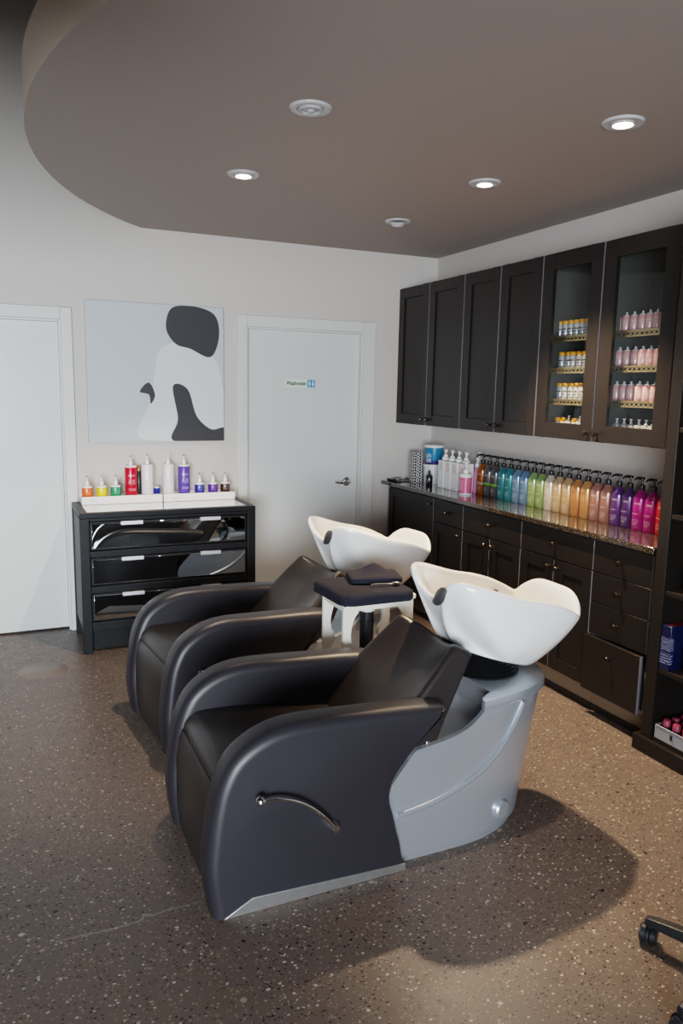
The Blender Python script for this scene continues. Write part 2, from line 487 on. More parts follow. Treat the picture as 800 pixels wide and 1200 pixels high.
# washroom sign on the door
sg = thing('door_sign', 'small Washroom sign with a blue pictogram square on the white door', 'sign', (2.03, YB+.045, 1.672))
M_SIGN = mat('pale_green_sign', (.72, .80, .70, 1), .35)
boxo('sign_plate', M_SIGN, (-.118, .118, -.004, 0, -.029, .029), sg, bevel=.002)
boxo('pictogram_panel', mat('sign_blue', '#1f8fc4', .4), (.058, .116, -.006, -.003, -.027, .027), sg)
bm = bm_new()
for dx in (-.013, .013):
    lathe(bm, [(0, .0), (.005, 0), (.005, -.001), (0, -.001)], (.087+dx, -.006, .016), axis='Y', n=14)
prism(bm, [(.067, .009), (.081, .009), (.081, -.006), (.078, -.006), (.078, -.021), (.070, -.021), (.070, -.006), (.067, -.006)], -.007, -.006)
prism(bm, [(.096, .009), (.104, .009), (.110, -.009), (.104, -.009), (.104, -.021), (.096, -.021), (.096, -.009), (.090, -.009)], -.007, -.006)
finish(bm, 'pictogram', M_WHITEP, sg)
bm = text_bm('Washroom', .040, .0004, .0011)
for v in bm.verts: v.co = (v.co.x*.84-.030, -.0052-v.co.z, v.co.y)
finish(bm, 'lettering', mat('sign_ink', (.02, .03, .02, 1), .5), sg)

# ------------------------------------------------------------------ wall picture: plain abstract stand-in
pic = thing('canvas_picture', 'square pale grey canvas with bold black abstract shapes above the mirrored chest', 'picture', (.985, YB, 1.715))
hw, hh = .452, .452
boxo('canvas', mat('pale_grey_canvas', (.53, .56, .59, 1), .6, bump=.1, bscale=300), (-hw, hw, -.032, -.0005, -hh, hh), pic, bevel=.003)
M_PBLK = mat('canvas_black_paint', (.035, .034, .040, 1), .6); M_PWHT = mat('canvas_white_paint', (.66, .68, .69, 1), .6)
def paint(name, pts, m, dy, closed=True, k=6):
    q = [(p.x, p.y) for p in catmull([(a, b, 0) for a, b in pts], k, True)] if k else pts
    q = [(min(hw-.002, max(-hw+.002, a)), min(hh-.002, max(-hh+.002, b))) for a, b in q]
    bm = bm_new(); prism(bm, q, -.033-dy, -.0315); finish(bm, name, m, pic)
paint('white_shape', [(.02, .16), (.20, .22), (.36, .14), (.44, -.06), (.45, -.44), (.0, -.446), (-.14, -.40), (-.06, -.20), (-.02, 0)], M_PWHT, .0002)
paint('black_shape', [(.06, .30), (.10, .43), (.25, .449), (.39, .40), (.42, .26), (.36, .12), (.22, .17), (.12, .20)], M_PBLK, .0006)
paint('black_shape', [(.10, -.449), (.13, -.30), (.10, -.08), (.20, -.10), (.26, -.28), (.36, -.37), (.45, -.36), (.45, -.449)], M_PBLK, .0006)
paint('black_stroke', [(-.12, -.12), (-.06, -.06), (-.02, -.14), (-.05, -.20), (-.06, -.14)], M_PBLK, .0006)

# ------------------------------------------------------------------ downlights
def ring_bm(r0, r1, h):
    bm = bm_new()
    lathe(bm, [(r0, .002), (r0, -.002), (r0+.006, -h), (r1-.006, -h), (r1, 0), (r1, .002)], n=36)
    for f in [f for f in bm.faces if len(f.verts) > 4]: bm.faces.remove(f)
    return bm
M_BULB = mat('lit_bulb', (1, .83, .66, 1), .3, emit=28)
M_RING = mat('white_light_ring', (.52, .51, .53, 1), .35)
M_LOFF = mat('unlit_lamp_glass', (.42, .42, .45, 1), .15)
def downlight(x, y, label, lit, tilt=False):
    t = thing('ceiling_downlight', label, 'ceiling light', (x, y, ZD), group='recessed ceiling lights')
    finish(ring_bm(.046, .078, .008), 'trim_ring', M_RING, t, smooth=40)
    if tilt:
        bm = bm_new(); lathe(bm, [(.046, .0), (.040, -.022), (.030, -.030), (0, -.030)], n=28)
        g = finish(bm, 'gimbal', M_RING, t, smooth=40); g.rotation_euler = (.35, -.2, 0)
        bm = bm_new(); lathe(bm, [(.027, -.0305), (.022, -.033), (0, -.034)], n=24); b = finish(bm, 'bulb', M_LOFF, t, smooth=40); b.rotation_euler = (.35, -.2, 0)
    else:
        bm = bm_new(); lathe(bm, [(.046, -.001), (.044, -.010), (.038, -.013), (.034, -.004), (.034, .0)], n=32)
        for f in [f for f in bm.faces if len(f.verts) > 4]: bm.faces.remove(f)
        finish(bm, 'gimbal', M_RING, t, smooth=40)
        bm = bm_new(); lathe(bm, [(.034, -.002), (.030, -.007 if not lit else -.012), (.016, -.010 if not lit else -.018), (0, -.011 if not lit else -.020)], n=28)
        finish(bm, 'bulb', M_BULB if lit else M_LOFF, t, smooth=40)
        if not lit:
            bm = bm_new(); lathe(bm, [(.012, -.010), (.012, -.016), (.006, -.019), (0, -.019)], n=20); finish(bm, 'lamp_cap', M_RING, t, smooth=40)
    return t
L_ON = [(1.126, 3.68, 'lit downlight in the dropped ceiling, nearest the back wall doors on the left'),
        (2.215, 3.257, 'lit starry downlight in the dropped ceiling, middle one of the three lit'),
        (2.185, 2.326, 'lit downlight at the right edge of the ceiling, nearest the glass cabinet')]
for x, y, l in L_ON: downlight(x, y, l, True)
downlight(1.089, 2.731, 'unlit white downlight with concentric rings, largest in the dropped ceiling', False)
downlight(2.249, 4.205, 'small unlit tilted downlight near the back right corner of the ceiling', False, True)

# ------------------------------------------------------------------ floor patch
bm = bm_new(); lathe(bm, [(.135, 0), (.133, .0015), (0, .0018)], (.17, 4.48, 0), n=40)
tag(finish(bm, 'floor_plate', mat('smooth_grey_patch', (.19, .155, .135, 1), .4), smooth=40), 'smooth round grey plate set in the floor by the left door', 'floor plate')

# ------------------------------------------------------------------ shampoo chairs
def arm_poly():
    p = [(.012, 0), (-.002, .10), (-.006, .18), (.004, .28), (.016, .36), (.036, .435), (.073, .505), (.134, .556), (.214, .589), (.318, .600), (.523, .592), (.704, .583), (.815, .572)]
    q = [(v.x, v.y) for v in catmull([(a, b, 0) for a, b in p], 4)]
    q += [(.833, .566), (.832, .556), (.71, .439), (.655, .375), (.632, .340), (.620, .305), (.620, .27), (.640, .19), (.666, .108), (.687, 0)]
    return q
def make_shampoo_chair(label):
    t = thing('shampoo_chair', label, 'shampoo chair', (0, 0, 0), group='backwash shampoo chairs')
    poly = arm_poly()
    for s in (-1, 1):
        bm = bm_new()
        pillow(bm, poly, *((-.34, -.215) if s < 0 else (.215, .34)), .038, 6, floor=0, tight=9)
        a = finish(bm, 'armrest', M_LEATHER, t, smooth=50)
        y = s*.3405
        bm = bm_new(); prism(bm, [(.045, .001), (.138, .050), (.660, .028), (.685, .026), (.688, .001)], y-.003, y+.003)
        finish(bm, 'kick_plate', M_STEEL, a, bevel=.001)
    # seat with a rolled front and a panel below it
    sp = [(v.x, v.y) for v in catmull([(.045, .385, 0), (.052, .412, 0), (.075, .437, 0), (.12, .450, 0), (.28, .445, 0), (.46, .425, 0), (.66, .405, 0)], 4)]
    sp += [(.66, .30), (.05, .30)]
    bm = bm_new(); pillow(bm, sp, -.226, .226, .022, 4); finish(bm, 'seat', M_SEATL, t, smooth=50)
    fp = [(.028, .012), (.018, .12), (.018, .28), (.030, .36), (.042, .388), (.08, .388), (.60, .34), (.60, .012)]
    bm = bm_new(); pillow(bm, fp, -.222, .222, .014, 3); finish(bm, 'front_panel', M_SEATL, t, smooth=50)
    # backrest: reclined slab with two horns and a neck dip
    bm = bm_new()
    nu, ns = 24, 12
    F, B = [], []
    for i in range(nu+1):
        y = -.268 + .536*i/nu; e = max(0, 1-(y/.25)**2)
        fr, br = [], []
        for j in range(ns+1):
            s = j/ns
            k = 1 - .20*s**1.8
            x = .575 + .362*s + .05*e*s; z = .385 + .352*s - .048*(e**1.3)*s**2.5
            fr.append(bm.verts.new((x, y*k, z)))
            xb = .83 + .185*s**1.25 + .045*e*s; zb = .37 + .325*s - .040*(e**1.3)*s**2.5
            br.append(bm.verts.new((xb, y*(k+.01), zb)))
        F.append(fr); B.append(br)
    for i in range(nu):
        for j in range(ns):
            bm.faces.new((F[i][j], F[i+1][j], F[i+1][j+1], F[i][j+1])); bm.faces.new((B[i][j], B[i][j+1], B[i+1][j+1], B[i+1][j]))
        bm.faces.new((F[i][ns], F[i+1][ns], B[i+1][ns], B[i][ns])); bm.faces.new((F[i][0], B[i][0], B[i+1][0], F[i+1][0]))
    for j in range(ns):
        bm.faces.new((F[0][j], F[0][j+1], B[0][j+1], B[0][j])); bm.faces.new((F[nu][j], B[nu][j], B[nu][j+1], F[nu][j+1]))
    finish(bm, 'backrest', M_SEATL, t, smooth=40, bevel=.02, seg=5)
    # recline lever on the near side
    bm = bm_new()
    pts = catmull([(.160, -.378, .392), (.215, -.380, .388), (.285, -.378, .358), (.35, -.374, .305), (.405, -.366, .238)], 5)
    tube(bm, pts, .007, n=10)
    lathe(bm, [(0, -.376), (.012, -.374), (.015, -.366), (.017, -.352), (.017, -.339)], (.408, 0, .236), axis='Y', n=20)
    lev = finish(bm, 'recline_lever', M_CHROME, t, smooth=45)
    bm = bm_new(); bmesh.ops.create_uvsphere(bm, u_segments=20, v_segments=12, radius=.0165, matrix=Matrix.Translation((.152, -.377, .393)))
    finish(bm, 'knob', M_CHROME, lev, smooth=60)

    # silver pedestal
    def xf(z):      # front line of the cheeks
        T = [(0, .685), (.04, .68), (.17, .655), (.235, .636), (.265, .634), (.30, .645), (.395, .730), (.405, .745), (.412, .80), (.418, .845), (.427, .895), (.440, .942), (.456, .975), (.475, 1.003), (.495, 1.026), (.52, 1.05), (.56, 1.055)]
        for (a, xa), (b, xb) in zip(T, T[1:]):
            if z <= b: return xa + (xb-xa)*(z-a)/(b-a)
        return T[-1][1]
    def xm(z):      # front line of the recessed middle
        T = [(0, .70), (.17, .67), (.25, .66), (.30, .70), (.345, .80), (.365, .95), (.40, 1.055), (.45, 1.09), (.505, 1.10), (.52, 1.075), (.56, 1.075)]
        for (a, xa), (b, xb) in zip(T, T[1:]):
            if z <= b: return xa + (xb-xa)*(z-a)/(b-a)
        return T[-1][1]
    def xr(z): return 1.315 + .128*(z/.545)**1.15
    def w0(z): return .308 - .030*max(0, z-.2)/.345
    XC = .84
    def wside(x, z):
        if x <= XC: return w0(z)
        u = min(1, (x-XC)/(xr(z)-XC)); return w0(z)*max(0, 1-u**3.0)**(1/2.3)
    def outline(z, grow=0., xz=None):
        zz = z if xz is None else xz
        pts = []; x0, x1 = xf(zz), xr(zz)
        N = 26
        for i in range(N):
            x = x0 + (x1-x0)*math.sin(PI/2*i/N); w = wside(x, zz)
            pts.append((x, -w))
        pts.append((x1, 0))
        full = pts + [(x, -y) for x, y in reversed(pts[:-1])]
        m = xm(zz)
        for y in (.285, .262, .24, .2, .1, 0, -.1, -.2, -.24, -.262, -.285):
            yy = y*w0(zz)/.308
            k = 1 if abs(y) <= .24 else (.5 if abs(y) < .27 else .0)
            k = {0: 1}.get(0) if abs(y) <= .24 else k
            full.append((x0 + max(0, m-x0)*k + (0 if m >= x0 else 0), yy))
        if grow:
            cxx = (x0+x1)/2
            full = [(x + grow*math.copysign(min(1, abs(x-cxx)/.1), x-cxx), y + grow*math.copysign(min(1, abs(y)/.05), y)) for x, y in full]
        return full
    bm = bm_new()
    levels = [(0, -.012), (.034, -.012), (.036, 0), (.08, 0), (.13, 0), (.17, 0), (.21, 0), (.235, 0), (.25, 0), (.265, 0), (.28, 0), (.30, 0), (.32, 0), (.345, 0), (.36, 0), (.375, 0), (.395, 0), (.405, 0), (.412, 0), (.418, 0), (.424, 0), (.430, 0), (.436, 0), (.444, 0), (.455, 0), (.468, 0), (.48, 0), (.495, 0), (.498, 0), (.502, .005), (.508, .011), (.532, .011), (.538, .008), (.542, -.002)]
    rings = [[bm.verts.new((x, y, z)) for x, y in outline(z, g, min(z, .50) if z > .5 else None)] for z, g in levels]
    n = len(rings[0])
    for a, b in zip(rings, rings[1:]):
        for i in range(n):
            j = (i+1) % n; bm.faces.new((a[i], a[j], b[j], b[i]))
    bm.faces.new(rings[-1]); bm.faces.new(rings[0])
    ped = finish(bm, 'pedestal', M_SILVER, t, smooth=38)
    for s in (-1, 1):
        r = catmull([(.664, 0, .190), (.72, 0, .196), (.80, 0, .208), (.87, 0, .226), (.97, 0, .262), (1.05, 0, .305), (1.12, 0, .362), (1.18, 0, .428), (1.222, 0, .488)], 5)
        pts = [(p.x, s*(wside(p.x, p.z)+.001), p.z) for p in r]
        bm = bm_new(); tube(bm, pts, .012, n=10); finish(bm, 'ridge', M_SILVER, ped, smooth=50)
        x, z = 1.118, .100
        w = wside(x, z); dw = (wside(x+.01, z)-wside(x-.01, z))/.02
        nrm = Vector((-dw, 1, .05)).normalized(); nrm.y *= s
        bm = bm_new(); lathe(bm, [(.036, -.006), (.036, .010), (.030, .016), (0, .018)], n=28)
        bmesh.ops.transform(bm, matrix=Matrix.Translation((x, s*w, z)) @ nrm.to_track_quat('Z', 'Y').to_matrix().to_4x4(), verts=bm.verts)
        finish(bm, 'cover_cap', M_SILVER, ped, smooth=40)
        bm = bm_new(); lathe(bm, [(.010, 0), (.010, .006), (.006, .010), (0, .010)], (.80, s*.262, .412), n=12); finish(bm, 'bolt', M_CHROME, ped, smooth=40)

    # black bellows and tilt bracket under the basin
    bm = bm_new()
    prof = []
    for k in range(7):
        z = .542 + k*.013; prof += [(.136-.005*k, z), (.150-.005*k, z+.006)]
    lathe(bm, prof + [(.05, .640)], (1.20, 0, 0), n=36)
    finish(bm, 'bellows', M_BLACK, t, smooth=50)
    bm = bm_new()
    br = catmull([(1.08, 0, .555), (1.05, 0, .60), (1.035, 0, .645), (1.04, 0, .68)], 5)
    tube(bm, br, [.035]*len(br), n=14, flat=.5)
    finish(bm, 'tilt_bracket', M_BLACK, t, smooth=50)

    # ceramic basin
    def lerp(T, a):                                   # smooth Hermite table
        n = len(T)
        for i in range(n-1):
            p, u = T[i]; q, v = T[i+1]
            if a <= q:
                h = q-p; f = (a-p)/h
                m0 = 0 if i == 0 else (v-T[i-1][1])/(q-T[i-1][0]); m1 = 0 if i == n-2 else (T[i+2][1]-u)/(T[i+2][0]-p)
                return (2*f**3-3*f*f+1)*u + (f**3-2*f*f+f)*h*m0 + (-2*f**3+3*f*f)*v + (f**3-f*f)*h*m1
        return T[-1][1]
    TZ = [(0, .856), (12, .850), (28, .818), (44, .780), (60, .803), (75, .840), (90, .875), (108, .915), (124, .942), (138, .951), (148, .944), (157, .922), (166, .890), (173, .866), (180, .856)]
    TX = [(0, 0), (120, 0), (144, .0), (156, .012), (168, .042), (180, .056)]
    xc, b0 = 1.265, .252
    def rim(th):
        c, s = math.cos(th), math.sin(th); e = 2/(2.6 + (1.0*min(1, c*2) if c > 0 else 0))
        x = xc + (.300 if c > 0 else .368)*math.copysign(abs(c)**e, c); y = b0*math.copysign(abs(s)**e, s)
        a = math.degrees(math.acos(max(-1, min(1, c))))
        return Vector((x + lerp(TX, a), y, lerp(TZ, a))), a
    bm = bm_new()
    N, T = 96, 12
    rings = [[] for _ in range(T+1)]
    for i in range(N):
        th = 2*PI*i/N
        R, a = rim(th); c, s = math.cos(th), math.sin(th); e = 2/2.4
        B = Vector((1.205 + (.185 if c > 0 else .165)*math.copysign(abs(c)**e, c), .150*math.copysign(abs(s)**e, s), 0))
        B.z = .608 - .34*(B.x-1.205)
        K = Vector((R.x*.86 + B.x*.14, R.y*.96, B.z + .16*(R.z-B.z)))
        if c > 0:
            wk = min(1, c*1.6)**.7
            Kr = Vector((R.x*.60 + B.x*.40 + .012*c, R.y*.74 + B.y*.26, R.z*.46 + B.z*.54))
            K = K*(1-wk) + Kr*wk
        for k in range(T+1):
            u = k/T
            P = R*(1-u)**2 + K*2*u*(1-u) + B*u*u
            cen = 150 - 52*u
            q = min(1, max(0, (a-cen+15)/24)); q = q*q*(3-2*q)
            P.y *= 1 - .48*q*math.sin(PI*u)**.8
            v2 = .03*math.exp(-((a-180)/30)**2)*math.sin(PI*u)
            P.x += v2
            rings[k].append(bm.verts.new(P))
    for A, Bq in zip(rings, rings[1:]):
        for i in range(N):
            j = (i+1) % N; bm.faces.new((A[i], A[j], Bq[j], Bq[i]))
    cb = bm.verts.new((1.205, 0, .612))
    mid = [bm.verts.new(v.co*.5 + cb.co*.5) for v in rings[-1]]
    for i in range(N):
        j = (i+1) % N; bm.faces.new((rings[-1][i], rings[-1][j], mid[j], mid[i])); bm.faces.new((mid[i], mid[j], cb))
    bas = finish(bm, 'basin', M_CERAMIC, t, smooth=80)
    so = bas.modifiers.new('solid', 'SOLIDIFY'); so.thickness = .024; so.offset = -1; so.use_even_offset = False
    sb = bas.modifiers.new('sub', 'SUBSURF'); sb.levels = 1; sb.render_levels = 1
    # rubber neck rest set in the notch
    bm = bm_new()
    pts = []
    for i in range(25):
        th = math.radians(183 + 23*i/24); R, a = rim(th)
        k = math.sin(PI*i/24)
        pts.append((R.x - .004*k, R.y - .004*k, R.z - .012 + .004*k))
    tube(bm, catmull(pts, 2), [.006 + .010*math.sin(PI*min(1, max(0, i/48))) for i in range(49)], n=12, flat=1.7)
    finish(bm, 'neck_rest', M_RUBBER, bas, smooth=60)
    bm = bm_new(); lathe(bm, [(.026, .0), (.026, .008), (.016, .006), (0, .004)], (1.22, 0, .632), n=24); finish(bm, 'drain', M_CHROME, bas, smooth=40)
    bm = bm_new(); tube(bm, [(1.40, .215, .77), (1.405, .205, .785), (1.40, .19, .787)], .008, n=10); finish(bm, 'spray_outlet', M_BLACK, bas, smooth=50)
    return t
chair = make_shampoo_chair('nearest dark leather shampoo chair with white basin, in front of the other chair')
chair.location = (.52, 2.40, 0)
dup(chair, (.570, 3.473, 0), 'farther dark leather shampoo chair with white basin, beside the mirrored black chest', rotz=.106)

# ------------------------------------------------------------------ white stool table between the chairs
st = thing('side_table', 'small cream table with scalloped legs under folded navy towels, between the chairs', 'side table', (1.472, 2.935, 0))
ZT = .748; hx_, hy_ = .17, .118
boxo('table_top', M_STOOL, (-hx_-.006, hx_+.006, -hy_-.012, hy_+.012, ZT-.022, ZT), st, bevel=.004)
bm = bm_new()
for y in (-hy_+.003, hy_-.015): box(bm, -hx_+.03, hx_-.03, y, y+.012, ZT-.055, ZT-.0225)
for x in (-hx_+.002, hx_-.014): box(bm, x, x+.012, -hy_+.0182, hy_-.0182, ZT-.055, ZT-.0225)
finish(bm, 'apron', M_STOOL, st, bevel=.002)
def scallop(sx):
    prof = [(0, ZT-.022), (.075, ZT-.022), (.072, .69), (.055, .665), (.043, .63), (.037, .59), (.042, .555), (.056, .53), (.062, .50), (.048, .475), (.036, .455), (.034, .41), (.038, .36), (.052, .325), (.058, .295), (.044, .27), (.034, .245), (.032, .19), (.036, .13), (.046, .08), (.050, .04), (.046, 0), (0, 0)]
    sm = [(v.x, v.y) for v in catmull([(a, b, 0) for a, b in prof[1:-1]], 4)]
    p = [prof[0]] + sm + [prof[-1]]
    return [(sx*(-hx_ + a), z) for a, z in p]
for sx in (-1, 1):
    sx_ = 1 if sx < 0 else -1
    for y in (-hy_, hy_-.018):
        bm = bm_new(); prism(bm, scallop(sx_), y, y+.018)
        finish(bm, 'leg', M_STOOL, st, bevel=.0015)
bm = bm_new(); lathe(bm, [(.045, 0), (.045, .015), (.031, .03), (.031, .60), (.034, .602), (.034, .612), (.031, .614), (.031, .655)], (.0, 0, 0), n=28)
finish(bm, 'centre_post', M_BLACK, st, smooth=40)
bm = bm_new(); lathe(bm, [(.033, .655), (.036, .66), (.036, ZT-.0225)], n=28); finish(bm, 'post_collar', mat('milky_plastic', (.66, .72, .78, 1), .3), st, smooth=40)

def towel(name, label, cx_, cy_, z0, sx, sy, h, seed, bulge, layers=3, rot=0):
    """folded towel: stacked rounded layers with a soft wavy top"""
    rnd = random.Random(seed)
    bm = bm_new()
    nx, ny = 26, 26
    ph = [rnd.uniform(0, 6) for _ in range(6)]
    def top(u, v):
        return h*(1 + .10*math.sin(3.1*u+ph[0])*math.cos(2.7*v+ph[1])) + bulge(u, v)
    per = []
    K = 14
    # rings from top centre outwards then down the side with layer grooves
    def sq(a):          # rounded square outline
        c, s = math.cos(a), math.sin(a); e = 2/12
        return math.copysign(abs(c)**e, c), math.copysign(abs(s)**e, s)
    n = 72; rings = []
    for k in range(1, K+1):
        f = k/K; ring = []
        for i in range(n):
            x, y = sq(2*PI*i/n); u, v = x*f, y*f
            drop = (h*.22)*max(0, f-.90)**2/.01
            ring.append(bm.verts.new((u*sx, v*sy, z0 + top(u, v) - drop)))
        rings.append(ring)
    S = layers*4
    for k in range(1, S+1):
        g = k/S; ring = []
        out = 1.0 + .016*abs(math.sin(PI*layers*g)) + .004
        for i in range(n):
            x, y = sq(2*PI*i/n)
            zt = top(x, y)-h*.22
            wv = 1+.008*math.sin(5*2*PI*i/n+ph[2]+.6*k)+.010*math.sin(2*2*PI*i/n+ph[3])
            ring.append(bm.verts.new((x*sx*out*wv, y*sy*out*wv, z0 + max(0, zt*(1-g)))))
        rings.append(ring)
    for ring in rings[K:]:
        for v in ring:
            ox = max(0, abs(v.co.x+cx_-1.472)-.174); oy = max(0, abs(v.co.y+cy_-2.935)-.130)
            if z0 < ZT+.01: v.co.z -= min(.026, 1.6*(ox+oy)) * min(1, max(0, (z0+h-v.co.z)/h))
    c0 = bm.verts.new((0, 0, z0+top(0, 0)))
    for i in range(n): bm.faces.new((c0, rings[0][i], rings[0][(i+1) % n]))
    for a, b in zip(rings, rings[1:]):
        for i in range(n):
            j = (i+1) % n; bm.faces.new((a[i], b[i], b[j], a[j]))
    if z0 > ZT+.01: bm.faces.new(rings[-1])
    o = finish(bm, name, M_TOWEL, smooth=70)
    o.location = (cx_, cy_, 0); o.rotation_euler = (0, 0, rot)
    return tag(o, label, 'towel', 'folded towels on the side table')
towel('towel', 'large folded navy towel lying flat on the cream side table', 1.455, 2.952, ZT+.0003, .174, .162, .025, 3, lambda u, v: .002*math.sin(5*u+1)*math.sin(4*v), 2, .03)
ZT2 = ZT+.0295
towel('towel', 'smaller folded navy towel with a peak, on top of the large towel', 1.538, 3.005, ZT2, .118, .080, .026, 5,
      lambda u, v: .045*math.exp(-((u-.02)**2+(v-.35)**2)/.20), 2, -.25)
cl = thing('hair_clip', 'slim silver hair tool with black tip lying on the navy towel', 'hair tool', (1.525, 2.885, ZT2+.0005), -.25)
bm = bm_new(); tube(bm, [(-.058, 0, .004), (-.02, .003, .006), (.045, .002, .006)], [.006, .0055, .005], n=10, flat=.5); finish(bm, 'body', M_CHROME, cl, smooth=50)
bm = bm_new(); tube(bm, [(.04, .001, .006), (.062, -.002, .007), (.075, -.006, .006)], [.008, .009, .005], n=10); finish(bm, 'tip', M_BLACK, cl, smooth=50)
bm = bm_new(); tube(bm, [(.045, 0, .006), (.058, -.016, .006)], [.004, .005], n=8); finish(bm, 'tab', M_BLACK, cl, smooth=50)

# ------------------------------------------------------------------ mirrored chest
dr = thing('mirrored_chest', 'black chest of three mirrored drawers under the square canvas picture', 'chest of drawers', (0, 0, 0))
x0, x1, y0, y1, zt = .412, 1.505, 4.661, 5.17, .873
bm = bm_new()
for a, b in ((x0, x0+.055), (x1-.055, x1)):
    box(bm, a, b, y0, y0+.05, 0, zt-.03); box(bm, a, b, y1-.05, y1, 0, zt-.03)
    box(bm, a+.006, b-.03 if a == x0 else b-.006, y0+.05, y1-.05, .13, zt-.03)
for z0, z1 in ((.822, .843), (.600, .640), (.378, .421), (.142, .196)):
    box(bm, x0+.055, x1-.055, y0+.004, y0+.05, z0, z1)
box(bm, x0+.055, x1-.055, y1-.03, y1, .13, zt-.03)
finish(bm, 'frame', M_BLACKWOOD, dr, bevel=.003)
bm = bm_new()
for a, b, c, d in ((x0, x1, y0, y0+.05), (x0, x1, y1-.05, y1), (x0, x0+.05, y0+.05, y1-.05), (x1-.05, x1, y0+.05, y1-.05)):
    box(bm, a, b, c, d, zt-.03, zt)
finish(bm, 'top_frame', M_BLACKWOOD, dr, bevel=.003)
boxo('top_mirror', M_MIRROR, (x0+.05, x1-.05, y0+.05, y1-.05, zt-.012, zt-.001), dr)
boxo('toe_board', M_BLACKWOOD, (x0+.055, x1-.055, y0+.035, y0+.05, .02, .142), dr)
for z0, z1 in ((.640, .822), (.421, .600), (.196, .378)):
    g = .004
    bm = bm_new(); box(bm, x0+.055+g, x1-.055-g, y0+.012, y0+.30, z0+g, z1-g)
    d = finish(bm, 'drawer', M_BLACKWOOD, dr, bevel=.002)
    boxo('mirror_front', M_MIRROR, (x0+.068, x1-.068, y0+.006, y0+.0125, z0+.014, z1-.014), d, bevel=.003)
    for hx0 in (.65, 1.138):
        bm = bm_new(); box(bm, hx0, hx0+.132, y0-.010, y0+.008, z1-.012, z1-.004); box(bm, hx0, hx0+.132, y0-.012, y0-.008, z1-.026, z1-.004)
        finish(bm, 'handle', M_SATIN, d, bevel=.001)

# shallow white display trays on the chest
def w_logo(parent, x, z, y, s, m):
    bm = bm_new()
    for k in range(3):
        tube(bm, catmull([(x-.028*s+.006*k*s, y, z+.010*s-.006*k*s), (x-.010*s+.006*k*s, y, z-.004*s-.003*k*s), (x+.004*s+.006*k*s, y, z+.006*s-.004*k*s), (x+.03*s, y, z-.008*s+.002*k*s)], 4), .0009, n=6)
    finish(bm, 'emblem', m, parent)
M_GREY = mat('grey_print', (.45, .45, .47, 1), .6)
def tray(x0, x1, y0, label):
    t = thing('display_tray', label, 'tray', ((x0+x1)/2, y0+.08, zt), group='white display trays on the chest')
    w = (x1-x0)/2
    bm = bm_new()
    prism(bm, [(-.078, 0), (.075, 0), (.075, .05), (.068, .05), (.068, .044), (-.072, .044), (-.072, .052), (-.078, .052)], -w, w, 'YZ')
    finish(bm, 'body', mat('white_glossy_card', (.84, .83, .82, 1), .25), t, bevel=.0015)
    w_logo(t, -w+.07, .026, -.0785, 1., M_GREY)
    for dx in (0,):
        bm = text_bm('color fresh care', .011)
        for v in bm.verts: v.co = (v.co.x + w-.12, -.0785, v.co.y+.027)
        finish(bm, 'lettering', M_GREY, t)
    return t
tray(.462, .972, 5.005, 'left white display tray of colour bottles on the mirrored chest top')
tray(.980, 1.468, 5.000, 'right white display tray of bottles on the mirrored chest top')
TZ_ = zt+.044
def squeeze(name, label, x, y, r, h, m, tip, cap_m=None, z=TZ_, group=None, print_text=None, ink=None):
    t = thing(name, label, 'bottle', (x, y, z), group=group)
    bm = bm_new(); lathe(bm, [(r*.93, 0), (r, .004), (r, h-.004), (r*.96, h)], n=28); b = finish(bm, 'body', m, t, smooth=40)
    bm = bm_new()
    lathe(bm, [(r*.96, h), (r*.97, h+.009), (r*.9, h+.011), (.011, h+.012), (.0135, h+.017), (.0145, h+.026), (.012, h+.036), (.0065, h+.044), (.0035, h+.066), (.0025, h+.070), (0, h+.070)], n=24)
    finish(bm, 'nozzle_cap', cap_m or M_WHITEP, t, smooth=45)
    bm = bm_new(); lathe(bm, [(.0042, h+.069), (.0042, h+.076), (0, h+.077)], n=10); finish(bm, 'tip', tip, t, smooth=45)
    if print_text: 
        text_cyl(print_text, r*.5, r+.0006, h*.80, -PI/2-.1, ink, t)
    return t
INKW = mat('white_print', (.82, .82, .82, 1), .5)
BL = ((.018, .055, .007),); BH = ((.03, .05, .006), (.075, .105, .007), (.125, .14, .006))
small = [(.502, '#ea5a14', 'orange', '#b3121a'), (.592, '#e8cf10', 'yellow', '#d07808'), (.680, '#138a57', 'green', '#38507a')]
for x, c, n, tp in small:
    squeeze('color_bottle', 'short %s bottle with white nozzle on the left white tray' % n, x, 5.055, .0335, .062, printed_mat('label_'+n, c, (.85, .85, .85, 1), .3, bands=BL, side='Y', amount=.3), mat('tip_'+n, tp, .5), group='short nozzle bottles on the chest')
squeeze('color_bottle', 'tall red bottle with white nozzle on the left white tray', .782, 5.080, .0395, .185, printed_mat('label_red', '#c8102e', (.9, .8, .8, 1), .3, bands=BH, side='Y'), mat('tip_dark', '#7a1420', .5), group='tall nozzle bottles on the chest')
squeeze('color_bottle', 'tall all white bottle on the left tray, right of the red bottle', .888, 5.080, .0395, .190, printed_mat('label_white', (.74, .72, .74, 1), (.42, .40, .45, 1), .35, bands=BH, side='Y', amount=.5), mat('tip_dark', '#7a1420', .5), group='tall nozzle bottles on the chest')
squeeze('color_bottle', 'tall all white bottle on the right tray, left of the violet bottle', 1.028, 5.080, .0395, .190, MATS['label_white'], M_WHITEP, group='tall nozzle bottles on the chest')
squeeze('color_bottle', 'tall violet bottle with white nozzle on the right white tray', 1.133, 5.080, .0395, .185, printed_mat('label_violet', '#5b45a6', (.85, .82, .9, 1), .3, bands=BH, side='Y'), mat('tip_black', (.02, .02, .02, 1), .5), group='tall nozzle bottles on the chest')
